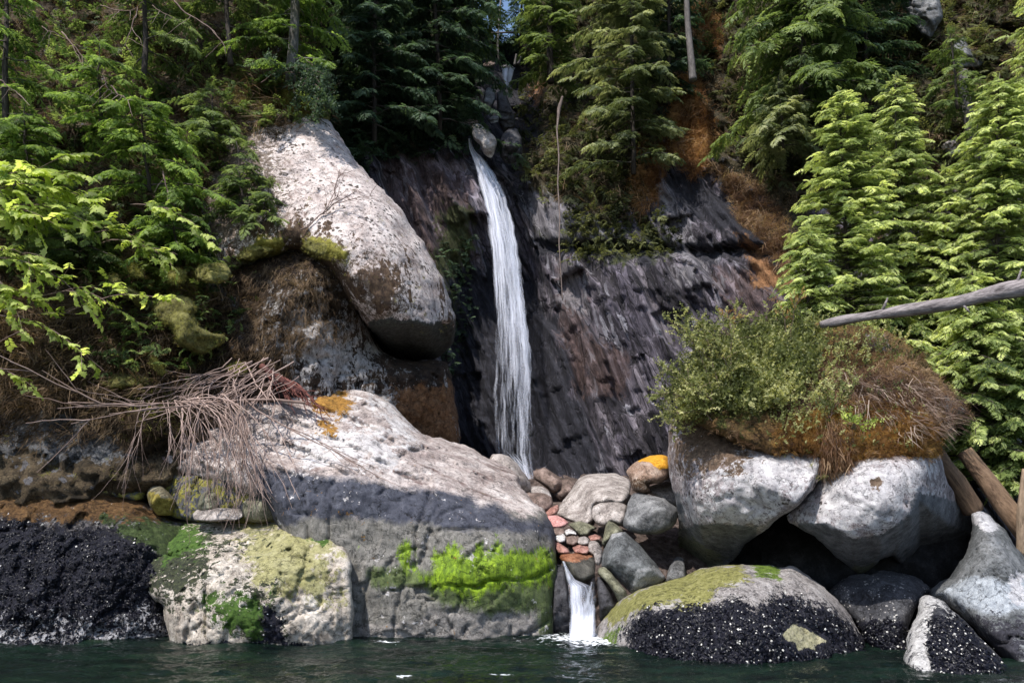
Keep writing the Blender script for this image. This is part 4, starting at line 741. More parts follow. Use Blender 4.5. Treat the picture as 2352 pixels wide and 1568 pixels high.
fall_sheet('water_sheet', [(156, 1148, 1186, 24.6, .9, .85), (170, 1152, 1180, 24.4, 1, .9), (185, 1154, 1176, 24.3, .8, .9), (200, 1160, 1174, 24.1, .6, .9), (212, 1164, 1172, 24.0, .5, .6)], 0, 1.0, m_fall2, uc, nu=12, nv=24, seed=3)
lc = empty('lower_cascade', W(1335, 1470, 12.5)); tag(lc, 'small white cascade pouring into the sea between the boulders', 'waterfall')
fall_sheet('water_sheet', [(1288, 1290, 1296, 12.9, 1, 1), (1305, 1295, 1306, 12.85, 1.0, .8), (1330, 1300, 1322, 12.75, 1.05, .7), (1345, 1302, 1362, 12.7, 1.05, .6), (1370, 1304, 1370, 12.65, 1.0, .6), (1410, 1306, 1373, 12.6, 1.0, .85), (1440, 1307, 1370, 12.5, 1.15, 1.1), (1468, 1306, 1366, 12.3, 1.25, 1.2), (1476, 1300, 1366, 12.15, .9, .9)], 0, 1.0, m_fall2, lc, nu=24, nv=60, seed=4)
fall_sheet('water_sheet', [(1335, 1356, 1368, 12.8, .7, .7), (1380, 1340, 1372, 12.7, .8, .8), (1430, 1310, 1372, 12.6, 1.0, 1.0), (1470, 1304, 1370, 12.45, 1.1, 1.1)], 0, .95, m_fall2, lc, nu=18, nv=50, seed=6, uo=5)

# rocks of the upper gully
def T10(pts): return TL(1, 0, pts)
m_g1 = stone_mat('gully_tan', (.10, .085, .075), (.20, .175, .155), (.34, .30, .27))
for pts, Y, m, lb, s in [
    ([(900, 862), (940, 850), (1000, 890), (1058, 940), (1072, 990), (1050, 1060), (1030, 1092), (985, 1062), (955, 1000), (915, 960), (902, 930)], 21.1, m_gtan, 'large tan wedge stone jammed at the top of the main fall', 201),
    ([(1085, 1000), (1110, 930), (1150, 890), (1210, 890), (1240, 960), (1250, 1060), (1200, 1120), (1130, 1130), (1095, 1080)], 21.9, m_dark, 'rounded dark boulder right of the tan wedge stone', 202),
    ([(978, 438), (1040, 420), (1065, 435), (1055, 455), (1010, 470), (980, 462)], 26.5, m_brown, 'flat brown stone left of the upper cascade', 203),
    ([(1100, 455), (1140, 440), (1190, 462), (1170, 475), (1110, 470)], 26.6, m_gtan, 'flat tan stone just above the upper cascade', 204),
    ([(985, 640), (1010, 600), (1060, 620), (1062, 690), (1020, 780), (985, 810), (975, 720)], 24.0, m_grey, 'grey block below left of the upper cascade', 205),
    ([(1070, 640), (1120, 620), (1150, 680), (1190, 800), (1200, 870), (1130, 930), (1085, 850), (1075, 740)], 23.6, m_slab if False else m_dark, 'dark leaning slab below the upper cascade', 206),
    ([(985, 500), (1020, 500), (1060, 545), (1050, 580), (1005, 575)], 25.2, m_brown, 'brown angular stone left of the gully cascade', 207),
    ([(1010, 820), (1050, 795), (1088, 800), (1080, 840), (1030, 850)], 23.0, m_grey, 'small grey stone above the tan wedge stone', 208),
    ([(1075, 580), (1110, 565), (1140, 590), (1130, 625), (1085, 620)], 25.0, m_dark, 'dark wet stone beside the upper cascade', 209),
    ([(845, 840), (880, 818), (935, 825), (945, 845), (900, 860), (855, 870)], 21.9, m_brown, 'thin brown stone left of the tan wedge stone', 210)]:
    A = T10(pts); small(A, Y-(.8 if Y < 22 else 1.3), m, lb, s, amp=.06, blk=.08, step=2.6)

for pts, Y, m, lb, s in [
    ([(1480, -40), (1600, -80), (1760, -60), (1775, 20), (1795, 120), (1745, 200), (1705, 275), (1650, 235), (1570, 130), (1525, 50)], 20.0, m_grey, 'leaning blue-grey rock slab jutting out at the top right', 221),
    ([(1860, 300), (1925, 255), (1975, 330), (2030, 400), (2085, 425), (2050, 470), (1950, 465), (1895, 520), (1840, 400)], 19.3, m_grey, 'grey angular rock above the curved trunk at the right', 222),
    ([(1770, 985), (1880, 930), (1990, 950), (2025, 1060), (2000, 1120), (1900, 1100), (1800, 1040)], 17.9, m_gtan, 'pale fractured rock at the foot of the curved trunk', 223)]:
    small(TL(2, 0, pts), Y, m, lb, s, amp=.1, blk=.12, fac=.5, step=4, name='rock', cat='rock', top=.8)
# ------------------------------------------------------------------ logs, dead trunks, roots
m_log = plain_mat('weathered_wood', (.045, .038, .04), (.30, .27, .27), 3, .8, .8, .03, (7, 7, .9))
def px_path(pts): return [W(*p) for p in pts]
def rot_mat(name, c1, c2, ang):
    t = NT(name, .8, .25); v = t.map((1, 1, 1), (0, ang, 0)); v2 = t.map((1.0, 9, 9), (0, 0, 0), v)
    n = t.noise(v2, 2.2, 8, .7); n2 = t.noise(t.tc.outputs['Object'], 2.5, 5, .6)
    f = t.math('ADD', t.math('MULTIPLY', n, .75), t.math('MULTIPLY', n2, .3))
    return t.done(t.ramp(f, [(.36, c1), (.62, c2)]), t.bump(n, .9, .04))
def mpath(P, n):
    P = np.array(P); s = np.linspace(0, 1, len(P)); t = np.linspace(0, 1, n)
    return np.stack([np.interp(t, s, P[:, k]) for k in range(P.shape[1])], 1)
lg = MB(); P = mpath(px_path([(1885, 746, 12.9), (1950, 733, 12.85), (2060, 716, 12.7), (2180, 698, 12.5), (2290, 672, 12.3), (2352, 660, 12.2), (2430, 634, 12.0), (2560, 590, 11.8)]), 60)
q = np.linspace(0, 1, 60)
lg.tube(P, .06, rr=.062+.115*q+.012*np.sin(q*23), sides=18, bumpy=.20, seed=4)
for k_, (f_, dz) in enumerate([(14, .14), (27, -.12), (39, .17), (50, -.15)]):
    lg.tube([P[f_], P[f_]+np.array([.05, -.08, dz]), P[f_]+np.array([.09, -.12, dz*1.8])], .03, .012, 7, bumpy=.2, seed=k_)
lo = lg.build('fallen_log', rot_mat('weathered_log', (.055, .045, .048), (.34, .30, .30), math.radians(12)))
tag(lo, 'long weathered grey log slanting out over the mossy boulder at right', 'log')
lg = MB(); lg.tube(mpath(px_path([(2215, 1035, 12.9), (2260, 1095, 12.8), (2310, 1165, 12.7), (2352, 1215, 12.6), (2420, 1290, 12.5)]), 30), .13, .19, 14, bumpy=.14, seed=6)
tag(lg.build('driftwood_log', rot_mat('brown_log', (.05, .028, .018), (.26, .17, .11), math.radians(-55))), 'brown driftwood log leaning behind the right boulders', 'log')
lg = MB(); lg.tube(mpath(px_path([(2365, 1080, 12.3), (2350, 1180, 12.3), (2348, 1275, 12.4)]), 20), .10, .08, 12, bumpy=.14, seed=7)
tag(lg.build('driftwood_log', rot_mat('tan_log', (.10, .07, .045), (.38, .28, .20), math.radians(80))), 'upright tan driftwood piece at the right edge', 'log')
lg = MB(); lg.tube(mpath(px_path([(2150, 1030, 12.7), (2170, 1070, 12.6), (2200, 1110, 12.6), (2235, 1170, 12.7)]), 24), .10, .17, 12, bumpy=.18, seed=8)
tag(lg.build('root_stump', rot_mat('root_wood', (.035, .022, .015), (.17, .11, .07), math.radians(-60))), 'dark brown root trunk behind the white lichen boulder', 'root')
m_dead = rot_mat('dead_wood', (.03, .027, .027), (.15, .135, .13), math.radians(90))
m_deadr = rot_mat('red_dead_wood', (.06, .045, .04), (.20, .155, .14), math.radians(90))
lg = MB(); lg.tube(mpath(px_path([(1292, 222, 20.6), (1284, 250, 20.6), (1279, 300, 20.4), (1284, 360, 20.1), (1281, 420, 19.9), (1286, 500, 19.6), (1284, 560, 19.3), (1289, 640, 19.0), (1292, 690, 18.9)]), 50), .03, rr=np.interp(np.linspace(0, 1, 50), [0, .1, .25, 1], [.03, .055, .022, .012]), sides=8, bumpy=.15, seed=9)
tag(lg.build('hanging_snag', m_deadr), 'thin bare dead stem hanging down the cliff right of the waterfall', 'dead branch')
lg = MB(); lg.tube(mpath(px_path([(1574, -60, 20.3), (1580, 60, 20.1), (1588, 140, 19.9), (1592, 185, 19.8)]), 30), .07, .11, 10, bumpy=.12, seed=10)
tag(lg.build('dead_tree', m_dead), 'slim grey bare trunk above the orange moss patch', 'tree trunk')
lg = MB(); lg.tube(mpath(px_path([(2214, 165, 18.2), (2213, 185, 18.1), (2215, 210, 18.0), (2222, 260, 17.9), (2236, 310, 17.8), (2252, 370, 17.7)]), 40), .11, rr=np.interp(np.linspace(0, 1, 40), [0, .4, 1], [.10, .12, .15]), sides=12, bumpy=.14, seed=12)
tag(lg.build('dead_tree', m_dead), 'curved grey bare trunk above the bright conifers at right', 'tree trunk')
lg = MB(); lg.tube(mpath(px_path([(1120, 77, 25.5), (1165, 75, 25.4), (1225, 76, 25.3)]), 14), .035, .03, 7, bumpy=.1, seed=12)
tag(lg.build('fallen_pole', m_dead), 'thin pale fallen pole lying across the top of the gully', 'dead branch')
for pts, lb in [([(1105, 138, 26.3), (1100, 110, 26.2), (1088, 70, 26)], 'thin bare twig trunk at the left rim of the gully'), ([(1148, 140, 26.6), (1143, 118, 26.6), (1145, 60, 26.5), (1150, 0, 26.8)], 'pale slender dead stem standing above the upper cascade'), ([(1182, 150, 26.3), (1186, 125, 26.3)], 'short broken stub right of the upper cascade'), ([(1190, 148, 26.2), (1198, 128, 26.2)], 'thicker broken stub at the right rim of the gully')]:
    lg = MB(); lg.tube(mpath(px_path(pts), 12), .05, .03, 7, bumpy=.1, seed=3)
    tag(lg.build('dead_sapling', m_dead), lb, 'dead branch')
# small dead twig on the pale outcrop
R = random.Random(4); NR = np.random.RandomState(4)
def branchy(mb, p0, p1, r, depth, spread, n=3, sag=.1, curl=.15):
    p0, p1 = np.array(p0), np.array(p1); L = np.linalg.norm(p1-p0); k = 9; t = np.linspace(0, 1, k)[:, None]
    P = p0+(p1-p0)*t; P[:, 2] -= sag*L*(t[:, 0]**2); P += np.cumsum(NR.normal(size=(k, 3))*L*curl/k, 0)*(t > 0)
    mb.tube(P, r, r*.35, 4 if r < .012 else 6, cap=False, rnd=NR.rand())
    if depth:
        for i in range(n):
            a = 2+NR.randint(k-3); d = (P[a]-P[a-1]); d /= np.linalg.norm(d)+1e-9
            d = d+NR.normal(size=3)*spread; d /= np.linalg.norm(d)
            branchy(mb, P[a], P[a]+d*L*(.35+.3*NR.rand()), r*.6, depth-1, spread, n, sag, curl)
m_twig = plain_mat('twig_brown', (.07, .045, .038), (.24, .17, .15), 4, .85, .3)
m_twigp = plain_mat('twig_pale', (.13, .085, .07), (.42, .31, .27), 4, .85, .3)
tb = MB(); branchy(tb, W(690, 528, 15.0), W(812, 412, 15.35), .018, 2, .55, 4); branchy(tb, W(770, 450, 15.3), W(775, 380, 15.5), .014, 1, .5, 3)
tag(tb.build('dead_twig', m_twig), 'small dead twig lying on the face of the pale outcrop', 'dead branch')
def T00(p): return TL(0, 0, p)
for k, (pts, Y, r, lb) in enumerate([
    ([(290, 180), (330, 215), (380, 222), (420, 250)], 13.6, .010, 'short pale twig hanging in the top left corner'), ([(430, 220), (520, 320), (600, 420), (665, 475)], 14.4, .016, 'bare pale branch slanting down at the upper left'),
    ([(705, 520), (730, 600), (760, 650), (810, 695)], 14.4, .014, 'thin pale branch curving beside the middle hemlock'), ([(770, 585), (820, 650), (870, 685), (925, 690)], 14.3, .016, 'pale curved twig between the hemlock sprays'),
    ([(690, 40), (800, 75), (900, 85), (960, 60), (1005, 15)], 15.0, .014, 'long pale twig curving across the top of the left slope'), ([(1205, 0), (1270, 80), (1370, 140), (1480, 210), (1560, 300), (1575, 385)], 15.4, .018, 'long arching bare branch below the grey-trunked hemlock'),
    ([(0, 555), (80, 600), (190, 685)], 13.4, .014, 'pale twig behind the maple leaves at the left edge'), ([(1120, 1180), (1145, 1260), (1160, 1380)], 14.4, .018, 'short pale dead stem above the mossy roots'),
    ([(940, 100), (910, 200), (870, 290), (950, 390)], 15.6, .014, 'crooked twig in the shade at the top of the left slope'), ([(1050, 40), (1140, 95), (1250, 150)], 15.6, .012, 'fine twig near the top edge left of the grey trunk')]):
    tb = MB(); P = mpath([W(x, y, Y) for x, y in T00(pts)], 14); P = P+np.cumsum(NR.normal(size=P.shape)*.01, 0); tb.tube(P, r, r*.4, 6, bumpy=.1)
    for q in range(3): branchy(tb, P[4+3*q], P[4+3*q]+np.array([NR.normal()*.25, -.05, -.2-.25*NR.rand()]), r*.5, 0, .4)
    tag(tb.build('bare_branch', m_twigp), lb, 'dead branch')
# hanging bare roots over the ledge boulder
tb = MB()
def hang(x0, y0, Y0, x1, y1, Y1, r, kids=0, arch=.3):
    a = W(x0, y0, Y0); b = W(x1, y1, Y1); k = 16; t = np.linspace(0, 1, k)[:, None]
    P = a+(b-a)*t; P[:, 2] += (arch*np.linalg.norm(b-a)*np.sin(math.pi*t[:, 0])*.5); P += np.cumsum(NR.normal(size=(k, 3))*.012, 0)
    tb.tube(P, r, r*.35, 5, cap=False, rnd=NR.rand())
    for i in range(kids):
        j = 7+NR.randint(8); L = .25+.45*NR.rand(); d = np.array([NR.normal()*.35, NR.normal()*.2, -1.0]); k2 = 8; s = np.linspace(0, 1, k2)[:, None]
        d0 = P[min(j+1, k-1)]-P[j-1]; d0 = d0/np.linalg.norm(d0)*L
        Q = P[j]+d0*s*(1-s*.6)+d*L*s*s+np.cumsum(NR.normal(size=(k2, 3))*.008, 0)
        tb.tube(Q, r*.55, r*.2, 4, cap=False, rnd=NR.rand())
for i in range(34):
    q = NR.rand(); x0 = 380+190*q+NR.normal()*10; y0 = 922-8*q+NR.normal()*6
    right = NR.rand() < .42
    x1 = (610+NR.normal()*38) if right else (505+NR.normal()*62); y1 = (1040+NR.rand()*125)
    hang(x0, y0, 13.4, x1, y1, 12.65+NR.rand()*.15, .005+.009*NR.rand(), 6, .2+.3*NR.rand())
for i in range(9): hang(330+i*14, 920, 13.4, 300+i*30+NR.normal()*30, 1020+NR.rand()*90, 13.0, .007, 4, .1)
for i in range(40):
    hang(700-NR.rand()*180, 880-NR.rand()*60, 14.3, 300+NR.rand()*330, 915+NR.normal()*28, 13.4, .006+.010*NR.rand(), 2, -.06)
branchy(tb, W(700, 925, 13.6), W(180, 905, 13.2), .028, 2, .35, 4, .02, .08)
branchy(tb, W(560, 915, 13.5), W(860, 1080, 12.9), .016, 2, .3, 3, .02, .08)
tag(tb.build('bare_branches', m_twigp), 'tangle of bare drooping branches hanging over the left end of the ledge boulder', 'dead branches')
tb = MB()
for i in range(14): branchy(tb, W(600+i*6, 840+i*3, 14.6), W(640+i*8, 880+i*4+NR.rand()*20, 14.3), .016, 1, .3, 3, .05)
tb.tube(mpath(px_path([(600, 840, 14.6), (640, 870, 14.5), (690, 905, 14.4)]), 12), .06, .07, 8, bumpy=.2)
tag(tb.build('fallen_branch', plain_mat('red_twig', (.06, .02, .018), (.20, .075, .06), 4)), 'reddish dead branch lying at the foot of the brown rock wall', 'dead branches')

# mossy stump with roots on the left
m_mossy = rock_mat('mossy_bark', [(.07, .06, .018), (.16, .15, .045), (.28, .26, .09)], 2.5, bump=.8, bdist=.06)
def T01(pts): return TL(0, 1, pts)
for nm, pts, Y, lb, s in [
    ('mossy_root', [(1040, 560), (1080, 500), (1160, 465), (1260, 460), (1330, 500), (1368, 560), (1330, 600), (1370, 660), (1450, 725), (1550, 738), (1545, 790), (1480, 830), (1400, 880), (1300, 850), (1220, 800), (1180, 700), (1100, 670), (1060, 620)], 13.9, 'big moss-covered root buttress on the left slope, spreading to the right', 301),
    ('mossy_rock', [(1340, 300), (1380, 255), (1470, 245), (1560, 250), (1592, 310), (1565, 370), (1480, 385), (1400, 375), (1355, 350)], 14.2, 'rounded moss-covered rock below the left shoulder of the pale outcrop', 302),
    ('mossy_rock', [(865, 262), (930, 250), (975, 290), (995, 340), (940, 342), (890, 310)], 14.1, 'small mossy rock left of the yellow-green root buttress, topmost', 303),
    ('mossy_rock', [(740, 335), (780, 305), (820, 320), (860, 390), (960, 450), (1030, 520), (1010, 575), (930, 530), (850, 480), (790, 420)], 13.9, 'long slanting tan rock with moss under the maple leaves', 304),
    ('mossy_rock', [(1160, 300), (1220, 270), (1290, 315), (1270, 380), (1190, 395), (1140, 350)], 14.2, 'pale olive mossy rock between the rounded rock and the maple leaves', 305),
    ('mossy_rock', [(1010, 880), (1060, 890), (1110, 950), (1165, 1000), (1110, 1010), (1060, 960)], 13.7, 'small pale mossy rock at the foot of the root buttress', 306),
    ('mossy_rock', [(1560, 960), (1640, 920), (1722, 955), (1690, 1010), (1590, 1020)], 14.3, 'yellow moss cushion above the fallen reddish branch', 307),
    ('mossy_rock', [(640, 1060), (720, 1020), (820, 1000), (940, 1005), (1050, 1035), (1045, 1080), (900, 1095), (760, 1110)], 13.6, 'flat ledge with olive moss above the bare branches', 308),
    ('mossy_rock', [(860, 1300), (940, 1270), (1050, 1220), (1150, 1140), (1250, 1180), (1290, 1240), (1270, 1300), (1100, 1310), (1000, 1350), (920, 1365)], 13.75, 'yellow-brown mossy rock behind the hanging bare branches', 309),
    ('mossy_rock', [(2080, 100), (2140, 65), (2250, 90), (2352, 140), (2400, 190), (2380, 250), (2300, 245), (2200, 200), (2110, 160)], 14.8, 'bright yellow moss cushion where the pale outcrop meets the brown wall', 310),
    ('mossy_rock', [(1610, 210), (1680, 140), (1800, 75), (1880, 100), (1900, 160), (1800, 200), (1700, 225)], 15.1, 'olive moss cushion hanging under the left part of the pale outcrop', 311)]:
    small(T01(pts), Y, m_mossy, lb, s, amp=.22, blk=.10, name=nm, cat='mossy rock' if nm == 'mossy_rock' else 'root', sc=2.2, top=.3)

# ------------------------------------------------------------------ mussels and barnacles
def shell_t(a, b, c):
    V = np.array([[a, 0, 0], [-a, 0, 0], [0, b, 0], [0, -b, 0], [0, 0, c]]); return (V, np.zeros((0, 4), int), np.array([[0, 2, 4], [2, 1, 4], [1, 3, 4], [3, 0, 4]]))
def frame(N, rs, twist=True):
    N = N/(np.linalg.norm(N, axis=1)[:, None]+1e-9); r = rs.normal(size=N.shape) if twist else np.tile([0, 0, 1.], (len(N), 1))
    X = np.cross(r, N); X /= np.linalg.norm(X, axis=1)[:, None]+1e-9; Y = np.cross(N, X)
    return np.stack([X, Y, N], -1)
def scatter(surf, key, n, rs, thr=0.0, spread=.04, ymax=None):
    s = SURF[surf]; v = s['V']; a = s['m'][key] if key else np.ones(len(v)); ok = (a+.9*fbm(v*4, 3, 5) > thr) & (~s['near'])
    if ymax: ok &= s['P'][:, 1] < ymax
    if 'cream' in s['m']: ok &= s['m']['cream'] < -.8
    i = np.nonzero(ok)[0]
    if len(i) == 0: return np.zeros((0, 3)), np.zeros((0, 3))
    i = i[rs.randint(len(i), size=n)]
    return v[i]+rs.normal(size=(n, 3))*spread*np.array([1, .3, 1]), s['N'][i]
m_shell = plain_mat('mussel_shell', (.0015, .0015, .003), (.008, .008, .015), 30, .45, .2, spec=.22)
m_barn = plain_mat('barnacle', (.28, .27, .25), (.62, .60, .57), 30, .7, .2)
rs = np.random.RandomState(77)
for surf, n, nb in [('mussel_boulder', 11000, 160), ('low_mussel_boulder', 9000, 900), ('mussel_wedge', 4500, 500), ('dark_boulder', 2500, 220), ('front_boulder', 600, 60)]:
    par = bpy.data.objects[surf]; key = 'shell' if surf != 'front_boulder' else 'black'
    for nm, cnt, T, mt, s0, th in [('mussels', n, shell_t(1, .5, .5), m_shell, .027, .15), ('barnacles', nb, shell_t(.8, .8, .6), m_barn, .017, -.2)]:
        p, N = scatter(surf, key, cnt, rs, th, .02); M = frame(N+rs.normal(size=N.shape)*.5, rs)*(s0*(.5+rs.rand(cnt)))[:, None, None]
        b = MB(); b.inst(T, M, p, rs.rand(cnt)); o = b.build(nm, mt, par, smooth=False); tag(o, None, None, None, 'stuff')
# ------------------------------------------------------------------ foliage templates (x along the spray, y across, z up)
def kite(p, d, n, L, wd, V, F, drp=0.0):
    b = len(V); s = np.cross(n, d); s = s/(np.linalg.norm(s)+1e-9)
    V += [p, p+d*L*.45+s*wd*.5, p+d*L-np.array([0, 0, drp*L]), p+d*L*.45-s*wd*.5]; F.append((b, b+1, b+2, b+3))
def frond(seed, n=9, wide=.5, ser=2, blade=.07, droop=.28):
    r = np.random.RandomState(seed); V = []; F = []; Z = np.array([0, 0, 1.])
    cen = lambda x: np.array([x, .03*math.sin(x*4+seed), -droop*x*x])
    for i in range(n):
        x = .06+.9*i/n
        L = wide*(1-x)**.75*(.85+.35*r.rand())+.07
        for sg in (-1, 1):
            a = math.radians(48+10*r.normal()); d = np.array([math.cos(a), sg*math.sin(a), -.28+.12*r.normal()]); d /= np.linalg.norm(d)
            p = cen(x); nn = Z+.35*r.normal(size=3); kite(p, d, nn, L, blade, V, F, .15)
            for k in range(ser):
                q = p+d*L*(.28+.3*k); b2 = math.radians(35)
                for s2 in (-1, 1):
                    e = np.array([d[0]*math.cos(b2)-s2*d[1]*math.sin(b2), s2*d[0]*math.sin(b2)+d[1]*math.cos(b2), d[2]-.1])
                    kite(q, e, nn, L*.34*(1-.25*k), blade*.75, V, F, .2)
    kite(cen(.85), np.array([1, 0, -.6])/1.17, Z, .2, blade, V, F)
    return (np.array(V), np.array(F), np.zeros((0, 3), int))
FR = [frond(i, 8) for i in range(3)]
FR_L = [frond(i+9, 6, .5, 1, .11) for i in range(3)]
FR_F = [frond(i+20, 8, .34, 1, .085, .7) for i in range(2)]        # flat drooping cedar sprays
def leafspray(seed, n=6):
    """a twig tip with hanging toothed leaves, maple-like"""
    r = np.random.RandomState(seed); V = []; F3 = []
    out = [(0, 0), (.16, .22), (.10, .50), (.38, .34), (.52, .52), (.62, .26), (1.0, 0), (.62, -.26), (.52, -.52), (.38, -.34), (.10, -.50), (.16, -.22)]
    for i in range(n):
        x = .15+.85*i/n; sg = 1 if i % 2 else -1; a = sg*math.radians(50+18*r.normal())*(1 if i < n-1 else .1); L = .42*(.7+.5*r.rand())
        ca, sa = math.cos(a), math.sin(a); tl = r.normal()*.4; pit = -.35-.25*r.rand(); o = np.array([x, sg*.03, -.15*x*x])
        b = len(V)
        for (u, v) in out:
            z = pit*u*L-.5*L*(u*u)*.5+abs(v)*tl*L*.4-v*v*.3*L
            V.append(o+np.array([u*L*ca-v*L*sa, u*L*sa+v*L*ca, z]))
        V.append(o+np.array([.4*L*ca, .4*L*sa, pit*.4*L])); c = b+12
        F3 += [(b+k, b+(k+1) % 12, c) for k in range(12)]
    return (np.array(V), np.zeros((0, 4), int), np.array(F3))
LS = [leafspray(i) for i in range(3)]
def twiglet(seed, n=14, leaf=.17):
    """short shrub shoot with small oval leaves"""
    r = np.random.RandomState(seed); V = []; F = []
    for i in range(n):
        x = .15+.85*i/n; a = r.rand()*6.28; d = np.array([.5, math.cos(a), math.sin(a)]); d /= np.linalg.norm(d)
        kite(np.array([x, .02*r.normal(), .02*r.normal()]), d, r.normal(size=3), leaf*(.7+.6*r.rand()), leaf*.75, V, F)
    kite(np.array([0, 0, 0.]), np.array([1., 0, 0]), np.array([0, 0, 1.]), 1.0, .012, V, F); kite(np.array([0, 0, 0.]), np.array([1., 0, 0]), np.array([0, 1., 0]), 1.0, .012, V, F)
    return (np.array(V), np.array(F), np.zeros((0, 3), int))
TW = [twiglet(i) for i in range(3)]
TWB = [twiglet(i+5, 10, .22) for i in range(2)]
def strandtuft(seed, n=9):
    r = np.random.RandomState(seed); V = []; F = []
    for i in range(n):
        p = np.array([0, .25*r.normal(), .1*r.normal()]); d = np.array([1, .25*r.normal(), .25*r.normal()]); d /= np.linalg.norm(d); n_ = r.normal(size=3)
        L = .5+.6*r.rand(); s = np.cross(n_, d); s /= np.linalg.norm(s); b = len(V); w_ = .016
        e = p+d*L*.5; f = p+d*L+np.array([0, .1*r.normal(), -.25*L*r.rand()])
        V += [p-s*w_, p+s*w_, e+s*w_*.8, e-s*w_*.8, f]; F.append((b, b+1, b+2, b+3)); F.append((b+3, b+2, b+4, b+4))
    F4 = [f for f in F if f[2] != f[3]]; F3 = [f[:3] for f in F if f[2] == f[3]]
    return (np.array(V), np.array(F4), np.array(F3))
ST = [strandtuft(i) for i in range(3)]

def basis(X, up=(0, 0, 1.), jit=0.0, rs=None):
    X = X/(np.linalg.norm(X, axis=1)[:, None]+1e-9); U = np.tile(np.array(up, float), (len(X), 1))
    if jit: U = U+rs.normal(size=U.shape)*jit
    Y = np.cross(U, X); Y /= np.linalg.norm(Y, axis=1)[:, None]+1e-9; Z = np.cross(X, Y)
    return np.stack([X, Y, Z], -1)
def inst_multi(mb, Ts, M, t, rnd, rs):
    k = rs.randint(len(Ts), size=len(M))
    for i, T in enumerate(Ts):
        m = k == i
        if m.any(): mb.inst(T, M[m], t[m], rnd[m])

m_bark = plain_mat('bark', (.03, .024, .02), (.13, .11, .10), 5, .9, .7, .03, (3, 3, .7))
m_barkg = plain_mat('grey_bark', (.07, .065, .06), (.26, .25, .24), 6, .9, .7, .03, (3, 3, .7))
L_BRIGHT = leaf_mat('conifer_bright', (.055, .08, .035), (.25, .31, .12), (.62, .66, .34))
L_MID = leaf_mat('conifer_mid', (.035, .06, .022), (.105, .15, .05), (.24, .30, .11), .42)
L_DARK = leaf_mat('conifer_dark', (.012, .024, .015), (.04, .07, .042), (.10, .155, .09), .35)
L_PALE = leaf_mat('conifer_pale', (.04, .055, .028), (.13, .16, .075), (.36, .38, .22), .4)
L_SPRAY = leaf_mat('hemlock_spray', (.04, .07, .018), (.13, .20, .05), (.30, .40, .11), .5)
L_MAPLE = leaf_mat('maple_leaf', (.10, .14, .03), (.29, .36, .08), (.56, .62, .22), .5)
L_SHRUB = leaf_mat('shrub_leaf', (.05, .06, .02), (.17, .19, .07), (.48, .47, .24), .4)
L_IVY = leaf_mat('ivy_leaf', (.015, .03, .015), (.045, .075, .04), (.10, .15, .09), .3)
L_DRY = leaf_mat('dry_grass', (.05, .028, .02), (.17, .095, .055), (.40, .28, .18), .3, .8)
L_UND = leaf_mat('undergrowth', (.022, .028, .012), (.07, .08, .035), (.18, .19, .085), .3, .8)
L_BRN = leaf_mat('brown_litter', (.03, .02, .012), (.10, .065, .038), (.22, .155, .10), .2, .9)

